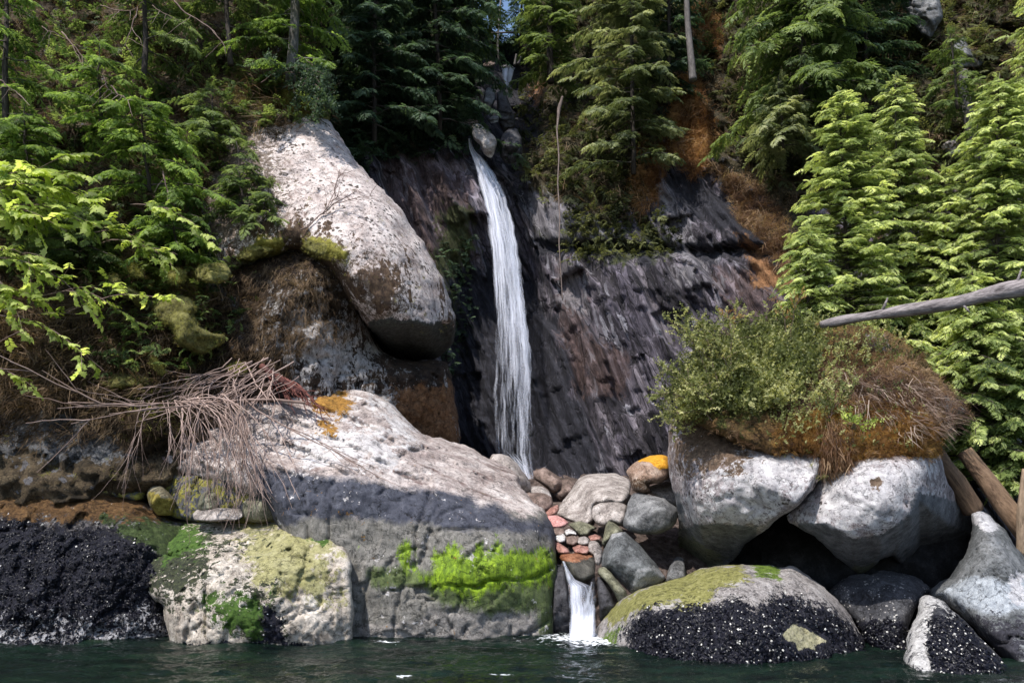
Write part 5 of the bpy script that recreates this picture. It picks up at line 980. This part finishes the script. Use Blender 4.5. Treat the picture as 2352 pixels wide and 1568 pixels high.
def conifer(name, label, top, base, Y, Rpx, fl, mat, nb, seed, Ts=FR, droop=.35, group=None, rise=.12, gap=.0, step=.17, shape=.8, trunk_r=None, bark=None, cat='conifer', Yt=None, asym=None, vis=None):
    rs = np.random.RandomState(seed)
    b = W(base[0], base[1], Y); tp = W(top[0], top[1], Yt or Y); Rm = Rpx*Y/FP; H = np.linalg.norm(tp-b)
    e = empty(name, b); tag(e, label, cat, group); nb = int(nb*(.72 if name == 'hemlock' else 1))
    tr = MB(); tt = np.linspace(0, 1, 22)[:, None]; tpts = b+(tp-b)*tt+np.cumsum(rs.normal(size=(22, 3))*.012, 0)*(tt > 0)
    r0 = trunk_r or min(.07, H*.012+.015); tr.tube(tpts, r0, .008, 8, bumpy=.06, seed=seed)
    fol = MB(); lim = MB(); Ms = []; ts = []; rn = []
    ga = rs.rand()*6
    for i in range(nb):
        q = ((i+.5)/nb)**.9; h = .02+.96*q
        l = Rm*((1-h)**shape*(.6+.65*rs.rand())+.05)
        ga += 2.399+rs.normal()*.25
        if rs.rand() < gap: continue
        d = np.array([math.cos(ga), math.sin(ga), 0])
        if asym is not None: l *= max(.25, 1+asym[2]*(d[0]*asym[0]+d[1]*asym[1]))
        k = max(4, int(l/step)+2); s = np.linspace(0, 1, k)[:, None]
        p0 = b+(tp-b)*h
        P = p0+d*l*s; P[:, 2] += (rise+.5*max(0, h-.75))*l*s[:, 0]-droop*l*s[:, 0]**2; P += np.cumsum(rs.normal(size=P.shape)*.02, 0)*(s > 0)
        tr.tube(P, .006+.010*l, .003, 4, cap=False, rnd=rs.rand())
        T = np.gradient(P, axis=0); T /= np.linalg.norm(T, axis=1)[:, None]
        br = rs.rand()
        for j in range(1, k):
            f = j/(k-1)
            L = fl*(.55+.45*(1-abs(f-.55)))*(.7+.5*rs.rand())*(1 if l > fl else max(.35, l/fl))
            angs = [rs.uniform(-.3, .3)] if j == k-1 else [rs.uniform(.5, 1.1), -rs.uniform(.5, 1.1)]
            if j < k-1 and rs.rand() < .3: angs.append(rs.uniform(-.4, .4))
            for a in angs:
                t_ = T[j]; c_, s_ = math.cos(a), math.sin(a)
                v = np.array([t_[0]*c_-t_[1]*s_, t_[0]*s_+t_[1]*c_, t_[2]*.7-.12+rs.normal()*.14])
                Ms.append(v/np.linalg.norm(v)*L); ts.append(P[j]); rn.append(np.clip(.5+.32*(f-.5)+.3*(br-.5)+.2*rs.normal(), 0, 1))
    for a in range(7):  # leader
        v = np.array([rs.normal()*.35, rs.normal()*.35, 1.]); Ms.append(v/np.linalg.norm(v)*fl*.5); ts.append(b+(tp-b)*(.93+.065*rs.rand())); rn.append(.7)
    X = np.array(Ms); L = np.linalg.norm(X, axis=1); M = basis(X, jit=.22, rs=rs)*L[:, None, None]
    inst_multi(fol, Ts, M, np.array(ts), np.array(rn), rs)
    tr.build('trunk', bark or m_bark, e); fol.build('crown', mat, e)
    return e

GR = 'conifers below the cliff at right'
conifer('conifer', 'bright conifer with the leftmost pointed top behind the mossy boulder', (1931, 205), (1950, 860), 15.0, 175, .27, L_BRIGHT, 230, 1, droop=0.2, step=.125, shape=0.62, gap=0.1, group=GR)
conifer('conifer', 'bright conifer with the tallest pointed top, second from left behind the fallen log', (2060, 172), (2075, 930), 15.7, 190, .28, L_BRIGHT, 240, 2, droop=0.42, step=.13, shape=0.8, gap=0.14, group=GR)
conifer('conifer', 'bright conifer near the right edge crossed by the fallen log', (2293, 170), (2285, 960), 14.7, 200, .28, L_BRIGHT, 260, 3, droop=0.3, step=.13, shape=0.58, gap=0.16, group=GR)
conifer('conifer', 'pale green conifer whose branches enter at the top right corner', (2440, -330), (2450, 560), 16.2, 190, .40, L_BRIGHT, 150, 4, droop=.28, step=.18, group=GR, trunk_r=.12)
conifer('conifer', 'short bushy conifer just left of the fallen log tip', (1858, 520), (1865, 800), 14.4, 105, .26, L_BRIGHT, 100, 5, step=.12, shape=.6, group=GR)
conifer('conifer', 'shaded conifer right of the mossy boulder below the log', (2235, 620), (2250, 1120), 13.9, 175, .27, L_BRIGHT, 170, 6, step=.13, shape=.6, group=GR)
conifer('conifer', 'low conifer between the mossy boulder and the right edge, lowest of the group', (2370, 760), (2370, 1130), 13.4, 130, .33, L_MID, 100, 7, step=.14, group=GR)
conifer('conifer', 'middle conifer filling the gap behind the fallen log', (2170, 380), (2175, 960), 15.3, 150, .28, L_BRIGHT, 160, 8, step=.13, shape=.6, group=GR)
GT = 'conifers hanging over the cliff top'
conifer('cedar', 'large drooping cedar over the orange moss, right of the slim grey dead trunk', (1850, -520), (1840, 250), 19.2, 205, .75, L_MID, 120, 11, Ts=FR_F+FR, droop=.55, step=.30, group=GT, cat='tree')
conifer('cedar', 'small spreading green cedar under the large drooping cedar', (1790, 180), (1800, 340), 18.6, 110, .55, L_PALE, 42, 12, Ts=FR_F+FR, droop=.35, step=.25, group=GT, cat='tree')
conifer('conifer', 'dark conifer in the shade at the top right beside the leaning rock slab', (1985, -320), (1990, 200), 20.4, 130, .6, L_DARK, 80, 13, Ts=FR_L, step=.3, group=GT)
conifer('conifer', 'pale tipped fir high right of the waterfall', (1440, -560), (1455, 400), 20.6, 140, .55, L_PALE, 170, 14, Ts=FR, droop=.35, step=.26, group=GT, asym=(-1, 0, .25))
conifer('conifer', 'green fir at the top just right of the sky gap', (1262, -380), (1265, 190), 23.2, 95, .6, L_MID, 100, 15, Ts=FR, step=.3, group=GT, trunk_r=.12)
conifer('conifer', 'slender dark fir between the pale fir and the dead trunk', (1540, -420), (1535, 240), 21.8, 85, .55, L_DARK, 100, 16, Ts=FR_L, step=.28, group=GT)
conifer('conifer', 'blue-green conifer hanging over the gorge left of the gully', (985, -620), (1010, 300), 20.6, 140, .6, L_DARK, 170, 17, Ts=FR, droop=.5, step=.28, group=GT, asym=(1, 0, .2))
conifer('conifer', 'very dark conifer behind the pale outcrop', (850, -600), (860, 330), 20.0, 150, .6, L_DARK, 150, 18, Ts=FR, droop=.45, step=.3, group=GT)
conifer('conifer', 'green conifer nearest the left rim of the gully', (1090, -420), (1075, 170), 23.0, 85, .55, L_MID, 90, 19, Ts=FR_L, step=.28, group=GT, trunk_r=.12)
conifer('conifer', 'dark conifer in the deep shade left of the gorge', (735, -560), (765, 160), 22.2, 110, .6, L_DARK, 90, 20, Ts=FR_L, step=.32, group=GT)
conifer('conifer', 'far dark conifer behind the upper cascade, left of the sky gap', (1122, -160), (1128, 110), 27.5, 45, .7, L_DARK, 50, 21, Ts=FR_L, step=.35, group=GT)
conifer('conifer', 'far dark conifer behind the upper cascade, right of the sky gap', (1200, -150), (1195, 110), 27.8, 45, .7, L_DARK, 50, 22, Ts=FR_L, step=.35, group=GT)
GL = 'hemlocks on the left slope'
spec = [('grey-trunked hemlock at the top edge above the pale outcrop', (690, -520), (668, 190), 17.3, 125, .50, L_SPRAY, 150, .26, m_barkg, None),
 ('hemlock at the top of the slope left of the grey-trunked one', (500, -480), (530, 150), 17.0, 160, .50, L_MID, 130, .27, None, None),
 ('shaded hemlock at the top left, third from the corner', (330, -420), (330, 180), 16.4, 150, .50, L_MID, 110, .28, None, None),
 ('hemlock in the top left corner with bright yellow-green tips', (20, -260), (10, 330), 14.3, 150, .45, L_SPRAY, 90, .25, None, None),
 ('young bright hemlock with flat sprays below the dark top left shade', (225, 95), (235, 320), 15.0, 120, .42, L_SPRAY, 60, .20, None, (.7, -.7, .4)),
 ('young hemlock with bright sprays in the middle of the left slope', (330, 215), (345, 440), 15.0, 130, .42, L_SPRAY, 60, .20, None, (.7, -.7, .4)),
 ('low hemlock at the left edge above the maple leaves', (60, 240), (60, 480), 14.2, 150, .40, L_SPRAY, 60, .20, None, None),
 ('dim green sapling against the left edge of the pale outcrop', (560, 330), (560, 510), 15.6, 95, .40, L_MID, 55, .2, None, None),
 ('dim green sapling below the pale outcrop shoulder', (620, 420), (600, 540), 15.3, 70, .36, L_MID, 38, .2, None, None),
 ('sapling with pale tips over the yellow mossy roots', (400, 420), (400, 590), 14.7, 110, .38, L_SPRAY, 50, .18, None, None),
 ('sapling in the shadow between the hemlocks and the maple branches', (180, 420), (190, 600), 14.4, 130, .40, L_MID, 60, .2, None, None),
 ('small hemlock sapling in front of the curved dead trunk at the top right', (2185, 70), (2200, 250), 17.4, 75, .36, L_MID, 45, .2, None, None),
 ('dim hemlock sapling at the upper shoulder of the pale outcrop', (480, 200), (490, 330), 16.3, 110, .42, L_MID, 55, .22, None, None)]
for i, (lb, t_, b_, Y, R_, fl, mt, nb, st, bk, asy) in enumerate(spec):
    conifer('hemlock', lb, t_, b_, Y, R_, fl, mt, nb, 40+i, Ts=FR, droop=.42, step=st, group=GL, rise=.1, gap=.38, shape=.5, bark=bk, asym=asy, trunk_r=.14 if i == 0 else None, cat='hemlock tree')

# leafy maple branches at the left edge
def leafy(name, label, stems, fl, mat, Ts, seed, bark=m_twig, per=.11, cat='bush', size_j=.4, r0=.014, flat=.35, group=None, kids=5):
    rs = np.random.RandomState(seed); b0 = W(*stems[0][0]); e = empty(name, b0); tag(e, label, cat, group)
    sm = MB(); fo = MB(); X = []; t = []; rn = []
    for a, b in stems:
        a = W(*a); b = W(*b); L = np.linalg.norm(b-a); k = 14; s = np.linspace(0, 1, k)[:, None]
        P = a+(b-a)*s; P[:, 2] += .14*L*np.sin(math.pi*s[:, 0]); P += np.cumsum(rs.normal(size=P.shape)*.014, 0)*(s > 0); sm.tube(P, r0, .004, 5, cap=False, rnd=.3)
        paths = [P]
        for i in range(kids):
            j = 3+rs.randint(k-4); d = P[j+1]-P[j-1]; d /= np.linalg.norm(d); d = d+rs.normal(size=3)*np.array([.8, .5, .35]); d /= np.linalg.norm(d); l = L*rs.uniform(.15, .38)
            s2 = np.linspace(0, 1, 7)[:, None]; Q = P[j]+d*l*s2; Q[:, 2] -= .2*l*s2[:, 0]**2; sm.tube(Q, r0*.5, .003, 4, cap=False, rnd=.6); paths.append(Q)
        for Q in paths:
            ln = np.linalg.norm(Q[-1]-Q[0]); n = max(3, int(ln/per))
            for i in range(n):
                f = .25+.75*(i+rs.rand())/n; p = np.array([np.interp(f*(len(Q)-1), np.arange(len(Q)), Q[:, c]) for c in range(3)])
                v = (Q[-1]-Q[0])/ln+rs.normal(size=3)*np.array([.6, .6, flat]); v[2] -= .1; v /= np.linalg.norm(v); X.append(v*fl*(1-size_j/2+size_j*rs.rand())); t.append(p); rn.append(rs.rand())
    X = np.array(X); M = basis(X, jit=.25, rs=rs)*np.linalg.norm(X, axis=1)[:, None, None]
    inst_multi(fo, Ts, M, np.array(t), np.array(rn), rs)
    sm.build('stems', bark, e); fo.build('leaves', mat, e); return e
leafy('maple_branch', 'bright yellow-green maple branches at the left edge, upper spread', [((-120, 470, 13.3), (180, 400, 13.0)), ((-120, 480, 13.2), (230, 470, 13.0)), ((-120, 520, 13.2), (150, 530, 12.9)), ((-110, 430, 13.4), (90, 380, 13.2)), ((-100, 500, 13.2), (210, 520, 13.1))], .30, L_MAPLE, LS, 3, kids=5, per=.15)
leafy('maple_branch', 'maple branches at the left edge, middle tier with smaller leaves', [((-120, 600, 13.2), (110, 600, 12.9)), ((-120, 620, 13.2), (160, 660, 12.9)), ((-100, 700, 13.2), (90, 690, 12.9)), ((-60, 600, 13.3), (60, 780, 12.9))], .24, L_MAPLE, LS, 4, kids=4, per=.15)
leafy('maple_branch', 'lowest maple branch drooping toward the bare tangle with leaves at its tip', [((-80, 740, 13.2), (240, 855, 12.9)), ((-100, 850, 13.1), (60, 870, 12.9)), ((60, 690, 13.3), (320, 745, 13.0)), ((150, 720, 13.2), (400, 690, 13.1))], .20, L_MAPLE, LS, 5, kids=3, per=.17)
leafy('maple_branch', 'small maple spray hanging high on the left slope beside the hemlocks', [((230, 560, 14.2), (410, 640, 13.8)), ((200, 540, 14.2), (330, 560, 14.0)), ((300, 470, 14.4), (480, 560, 14.0))], .22, L_MAPLE, LS, 6, kids=4, per=.15)
leafy('ivy_shrub', 'blue-green small-leaved shrub trailing over the top of the pale outcrop', [((600, 190, 16.9), (700, 165, 16.5)), ((650, 170, 16.8), (745, 215, 16.4)), ((680, 150, 16.8), (762, 262, 16.5)), ((650, 200, 16.8), (740, 240, 16.4)), ((690, 130, 17), (755, 180, 16.8))], .26, L_IVY, TWB, 7, kids=9, per=.05)

# ------------------------------------------------------------------ moss mound and plants on the right boulder
m_mound = rock_mat('mound_moss', [(.075, .045, .018), (.17, .10, .035), (.29, .18, .06)], 3, bump=1.0, bdist=.08,
    layers=[dict(a='orange', c=MOSS_O, amp=1.2, hard=4, ns=4, b=1), dict(a='green', c=[(.05, .055, .012), (.12, .125, .03), (.22, .215, .06)], amp=1.3, hard=4, ns=4, b=1), dict(a='red', c=[(.06, .03, .022), (.14, .075, .05), (.24, .15, .11)], amp=1.3, hard=4, ns=4, b=.8),
            dict(a='bare', c=[(.14, .13, .13), (.26, .245, .245), (.40, .38, .38)], amp=1.3, hard=6, ns=4)])
rock('moss_mound', [(1545, 960), (1562, 905), (1600, 850), (1660, 800), (1720, 770), (1800, 748), (1870, 738), (1950, 742), (2030, 755), (2090, 790), (2128, 830), (2160, 870), (2200, 915), (2228, 950), (2190, 962), (2168, 1000), (2160, 1040), (2140, 1062), (2080, 1062), (2000, 1072), (1950, 1078), (1915, 1090), (1893, 1075), (1870, 1052), (1820, 1042), (1770, 1050), (1720, 1030), (1680, 1010), (1620, 985), (1580, 965)],
    [(1560, 940, 12.7), (1700, 790, 13.5), (1900, 745, 13.6), (2100, 800, 13.3), (2210, 940, 12.6), (1620, 960, 12.2), (1760, 1020, 11.75), (1900, 1060, 11.65), (2080, 1050, 11.5), (2150, 1020, 11.7), (1900, 900, 12.2), (2050, 920, 12.0), (1720, 900, 12.4), (2120, 960, 11.6)],
    edge=.5, rnd_px=34, thick=1.2, step=5, mat=m_mound, seed=131, amp=.22, sc=1.8, jit=9, blk=.03,
    masks=dict(orange=([[(1850, 940), (2010, 930), (2140, 930), (2160, 1040), (2080, 1070), (1880, 1075), (1800, 1040)], [(1990, 840), (2080, 860), (2060, 900), (2000, 880)], [(1790, 760), (1850, 750), (1860, 800), (1800, 800)]], 40, 18), green=([[(1545, 960), (1600, 820), (1720, 760), (1860, 760), (1860, 900), (1700, 980)]], 50, 18),
               red=([[(1870, 830), (2000, 850), (2200, 880), (2220, 950), (2150, 930), (2000, 930), (1860, 900)], [(1780, 900), (1850, 900), (1860, 960), (1790, 960)]], 40, 18), bare=([[(1985, 760), (2040, 775), (2050, 810), (2000, 800)], [(2170, 910), (2215, 935), (2205, 955), (2170, 940)]], 10, 8)),
    label='brown and orange mossy mound of turf capping the split lichen boulders', cat='moss')
SF = SURF['moss_mound']
def shoots(name, mat, Ts, n, region, fl, seed, surf='moss_mound', dirv=(0, -.4, .8), dj=.6, label=None, cat=None, parent=None, lift=.0, group=None, kind=None, key=None, thr=0, upj=.5, off=.04):
    rs = np.random.RandomState(seed); s = SURF[surf]; ok = (~s['near'])
    if region: ok &= segd(s['P'], region)[1]
    if key: ok &= (s['m'][key]+.5*rs.normal(size=len(ok))) > thr
    i = np.nonzero(ok)[0]; i = i[rs.randint(len(i), size=n)]
    p = s['V'][i]+rs.normal(size=(n, 3))*off+s['N'][i]*lift*rs.rand(n)[:, None]
    d = np.array(dirv)+s['N'][i]*.5+rs.normal(size=(n, 3))*dj; L = fl*(.5+.9*rs.rand(n))
    M = basis(d, jit=upj, rs=rs)*L[:, None, None]; b = MB()
    # clumps share their tone
    cl = np.clip(.5+.8*gnoise(p*1.3+seed, 4)+.22*rs.normal(size=n), 0, 1)
    inst_multi(b, Ts, M, p, cl, rs); o = b.build(name, mat, parent, smooth=False)
    if parent is None: tag(o, label, cat, group, kind)
    else: tag(o, None, None, None, kind)
    return o
shoots('huckleberry_shrubs', L_SHRUB, TW, 2900, [(1545, 970), (1560, 880), (1640, 800), (1720, 765), (1800, 750), (1880, 760), (1870, 850), (1800, 930), (1700, 960)], .24, 1, label='twiggy yellow-green shrubs covering the left side of the moss mound', cat='shrubs', lift=.24, kind='stuff', dj=.95)
shoots('heath_shrubs', L_SHRUB, TW, 560, [(1760, 760), (1900, 745), (2060, 770), (2120, 830), (2000, 850), (1900, 980), (1800, 1000), (1740, 900)], .20, 2, label='low thin shrubs over the middle of the moss mound', cat='shrubs', lift=.12, kind='stuff')
L_RUST = leaf_mat('rusty_moss', (.06, .025, .012), (.20, .095, .03), (.40, .24, .08), .3, .85)
L_ROOT = leaf_mat('rootlets', (.05, .03, .025), (.16, .11, .09), (.36, .28, .23), .2, .85)
shoots('dry_grass', L_DRY, ST, 1700, [(1870, 830), (2010, 770), (2130, 830), (2225, 950), (2160, 1000), (2060, 930), (1900, 940)], .13, 3, dirv=(.2, -.6, -.2), dj=1.8, label='brown heath and dry grass over the right side of the mound', cat='grass', kind='stuff', lift=.05, upj=1)
shoots('rust_moss', L_RUST, ST, 3800, [(1780, 980), (1900, 930), (2050, 920), (2160, 960), (2165, 1060), (1900, 1090), (1780, 1050)], .085, 31, dirv=(.1, -.7, -.2), dj=1.0, label='thick rusty orange moss along the lower rim of the mound', cat='moss', kind='stuff', lift=.03, upj=1)
shoots('rootlets', L_ROOT, ST, 130, [(1930, 850), (2060, 860), (2200, 930), (2190, 1000), (2050, 980), (1930, 960)], .34, 33, dirv=(.25, -.5, -1), dj=.35, label='long pale rootlets trailing down the right face of the mound', cat='roots', kind='stuff', lift=.04)
shoots('mound_herbs', L_SHRUB, TWB, 260, [(1780, 900), (2000, 860), (2120, 930), (2100, 1040), (1750, 1030)], .12, 34, dirv=(0, -.6, .6), dj=.7, label='scattered small green herbs on the moss of the mound', cat='herbs', kind='stuff', lift=.04)
shoots('hanging_grass', L_DRY, ST, 260, [(1885, 980), (1960, 960), (1950, 1090), (1890, 1090)], .22, 4, dirv=(0, -.3, -1.3), dj=.2, label='grey rootlets hanging over the crack between the two lichen boulders', cat='grass', kind='stuff', lift=.03)
shoots('moss_tufts', L_DRY, ST, 2500, None, .11, 5, dirv=(.1, -.6, -.2), dj=.8, label='short rusty moss tufts all over the mound', cat='moss', kind='stuff')
leafy('salal_plant', 'small bright leafy plant on the orange moss right of the crack', [((1960, 985, 11.55), (1950, 950, 11.4)), ((1962, 985, 11.55), (1975, 955, 11.4)), ((1965, 985, 11.55), (1990, 972, 11.4))], .15, L_MAPLE, TWB, 12, per=.05, kids=2, r0=.006, cat='plant')
leafy('salal_plant', 'larger leafy plant in the middle of the moss mound', [((1905, 960, 11.8), (1900, 880, 11.7)), ((1905, 960, 11.8), (1930, 900, 11.7)), ((1905, 960, 11.8), (1880, 910, 11.7)), ((1905, 960, 11.8), (1925, 935, 11.6))], .18, L_SHRUB, TWB, 13, per=.05, kids=3, r0=.007, cat='plant')
leafy('huckleberry_bush', 'sprawling bush leaning left over the edge of the moss mound', [((1640, 960, 12.2), (1530, 850, 12.1)), ((1640, 960, 12.2), (1520, 900, 12.1)), ((1650, 960, 12.2), (1575, 760, 12.3)), ((1660, 950, 12.2), (1620, 745, 12.5)), ((1680, 950, 12.2), (1680, 740, 12.6)), ((1640, 970, 12.1), (1525, 940, 12.1)), ((1700, 900, 12.4), (1640, 780, 12.3)), ((1660, 960, 12.1), (1590, 900, 11.9))], .20, L_SHRUB, TW, 14, per=.045, kids=12, r0=.008, cat='bush', flat=.6)
L_ORL = leaf_mat('orange_leaf', (.20, .10, .04), (.40, .24, .09), (.55, .42, .22), .4)
leafy('orange_sapling', 'thin sapling with orange-tinted leaves beside the tip of the fallen log', [((1815, 790, 12.9), (1790, 690, 12.8)), ((1815, 790, 12.9), (1835, 690, 12.8))], .10, L_ORL, TWB, 15, per=.09, kids=3, r0=.005, cat='sapling')
leafy('orange_sapling', 'tiny orange-leaved sapling above the shrubs on the left end of the mound', [((1670, 770, 12.7), (1655, 710, 12.6)), ((1670, 770, 12.7), (1690, 725, 12.6))], .10, L_ORL, TWB, 18, per=.09, kids=3, r0=.005, cat='sapling')
leafy('grass_clump', 'green blades growing beside the root trunk at the right', [((2165, 1040, 12.3), (2150, 1000, 12.1)), ((2170, 1045, 12.3), (2190, 1005, 12.1))], .2, L_MID, ST, 16, per=.05, kids=2, r0=.004, cat='plant')
leafy('fern', 'tiny tuft growing in the crack between the white lichen boulders', [((1874, 1105, 11.85), (1872, 1075, 11.7)), ((1874, 1105, 11.85), (1890, 1085, 11.7))], .10, L_SHRUB, ST, 17, per=.03, kids=2, r0=.003, cat='plant')

# ------------------------------------------------------------------ undergrowth on the slopes (countless)
shoots('undergrowth', L_UND, FR_L, 3600, None, .42, 21, surf='cliff', dirv=(0, -.8, -.05), dj=.5, label='dull green undergrowth over the upper cliff', cat='undergrowth', kind='stuff', key='soil', thr=-.2, off=.1) if False else None
def region_pts(surf, region, n, rs):
    s = SURF[surf]; ok = (~s['near']) & segd(s['P'], region)[1]; i = np.nonzero(ok)[0]; return i[rs.randint(len(i), size=n)]
shoots('cliff_undergrowth', L_UND, FR_L, 5200, [(1190, 330), (1200, 80), (1300, -60), (2500, -100), (2500, 420), (2200, 430), (1900, 470), (1760, 420), (1650, 330), (1660, 330), (1640, 180), (1560, 160), (1530, 320), (1460, 340), (1440, 500), (1380, 500), (1240, 440)], .40, 22, surf='cliff', dirv=(0, -.7, -.1), dj=.55, label='dull green undergrowth on the upper part of the cliff', cat='undergrowth', kind='stuff', off=.10)
shoots('cliff_litter', L_BRN, ST, 3000, [(1190, 330), (1200, 80), (1300, -60), (2500, -100), (2500, 470), (2200, 480), (1850, 640), (1700, 430), (1560, 330), (1490, 400), (1480, 520), (1380, 500), (1240, 440)], .45, 23, surf='cliff', dirv=(0, -.6, -.7), dj=.5, label='brown dead twigs and litter hanging on the upper cliff', cat='undergrowth', kind='stuff', off=.08)
shoots('gorge_undergrowth', L_DARK, FR_L, 2600, [(700, -100), (1090, -60), (1095, 100), (1090, 300), (1070, 350), (880, 360), (800, 420), (740, 300)], .42, 24, surf='cliff', dirv=(0, -.7, -.2), dj=.5, label='dark green growth on the shaded gorge wall left of the gully', cat='undergrowth', kind='stuff', off=.10)
SLR = [(-200, -150), (700, -150), (740, 60), (755, 270), (650, 300), (600, 560), (620, 800), (540, 870), (330, 900), (-200, 960)]
shoots('slope_undergrowth', L_MID, FR_L, 3200, [(-200, -150), (700, -150), (745, 60), (755, 270), (600, 320), (560, 560), (330, 640), (-200, 700)], .36, 25, surf='slope', dirv=(.25, -.7, 0), dj=.5, label='green undergrowth on the left slope between the hemlocks', cat='undergrowth', kind='stuff', off=.12)
shoots('slope_litter', L_BRN, ST, 6500, SLR, .42, 26, surf='slope', dirv=(0, -.6, -.6), dj=.6, label='dead brown twigs and rootlets matted over the left slope', cat='undergrowth', kind='stuff', off=.10)
shoots('low_litter', L_BRN, ST, 2600, [(-200, 720), (330, 700), (620, 740), (560, 900), (330, 1000), (-200, 1040)], .26, 27, surf='slope', dirv=(0, -.5, -.9), dj=.45, label='brown moss and rootlets on the foot of the left slope', cat='undergrowth', kind='stuff', off=.05)
shoots('wall_rootlets', L_BRN, ST, 2200, [(440, 640), (700, 580), (800, 600), (820, 760), (700, 800), (640, 900), (470, 860)], .20, 28, surf='mossy_rock_wall', dirv=(0, -.5, -1), dj=.4, label='fine brown rootlets hanging on the dark rock wall', cat='undergrowth', kind='stuff', off=.04)
shoots('crack_plants', L_IVY, FR_L, 240, [(1000, 560), (1085, 540), (1080, 800), (1010, 900)], .22, 29, surf='cliff', dirv=(0, -.7, -.1), dj=.5, label='small green plants on the wet rock left of the fall', cat='undergrowth', kind='stuff', off=.05)
shoots('cliff_ledge_plants', L_UND, FR_L, 420, [(1290, 480), (1560, 500), (1560, 590), (1300, 600)], .28, 30, surf='cliff', dirv=(0, -.7, .1), dj=.5, label='low plants along the ledge of the right cliff', cat='undergrowth', kind='stuff', off=.05)

L_ORG = leaf_mat('orange_moss_tuft', (.10, .045, .02), (.24, .12, .05), (.44, .27, .13), .25, .85)
shoots('cliff_orange_moss', L_ORG, ST, 2600, [(1555, 170), (1610, 190), (1650, 330), (1600, 410), (1530, 340), (1540, 240)], .26, 61, surf='cliff', dirv=(0, -.7, -.5), dj=.6, label='rusty orange moss patch on the upper right cliff', cat='moss', kind='stuff', off=.06)
shoots('ledge_orange_moss', L_ORG, ST, 900, [(1470, 330), (1530, 340), (1520, 420), (1470, 520), (1440, 450)], .24, 62, surf='cliff', dirv=(0, -.7, -.5), dj=.6, label='orange-brown moss at the lip of the right cliff', cat='moss', kind='stuff', off=.06)
shoots('corner_orange_moss', L_ORG, ST, 900, [(1595, 0), (1660, 40), (1650, 140), (1600, 130)], .26, 63, surf='cliff', dirv=(0, -.7, -.5), dj=.6, label='small orange moss patch near the top edge beside the dead trunk', cat='moss', kind='stuff', off=.06)
shoots('brown_slope_moss', L_DRY, ST, 1800, [(1640, 380), (1750, 430), (1830, 560), (1800, 620), (1700, 500)], .26, 64, surf='cliff', dirv=(0, -.7, -.5), dj=.6, label='brown heathery growth on the slanting edge of the right cliff', cat='moss', kind='stuff', off=.06)

L_OLV = leaf_mat('olive_moss_tuft', (.07, .06, .015), (.19, .18, .045), (.36, .34, .11), .3, .85)
for o in [o for o in list(bpy.data.objects) if o.name.split('.')[0] in ('mossy_rock', 'mossy_root')]:
    shoots('moss', L_OLV, ST, 260 if 'rock' in o.name else 700, None, .06, 71, surf=o.name, dirv=(.1, -.5, -.3), dj=1.0, parent=o, kind='stuff', off=.02, lift=.02, upj=1)
shoots('moss', L_OLV, ST, 900, None, .07, 72, surf='pale_outcrop', dirv=(.1, -.5, -.3), dj=1.0, parent=bpy.data.objects['pale_outcrop'], kind='stuff', off=.03, lift=.02, upj=1, key='moss', thr=.1)
shoots('slope_moss', L_OLV, ST, 2600, None, .12, 73, surf='slope', dirv=(.1, -.5, -.3), dj=1.0, label='yellow-olive moss patches on the left slope', cat='moss', kind='stuff', off=.05, lift=.02, upj=1, key='moss', thr=.1)

shoots('stump_sprays', L_MID, FR_L, 420, [(230, 560), (560, 560), (560, 700), (430, 880), (250, 860)], .26, 81, surf='slope', dirv=(.3, -.8, 0), dj=.5, label='small green sprays growing among the mossy roots', cat='undergrowth', kind='stuff', off=.12, lift=.5)
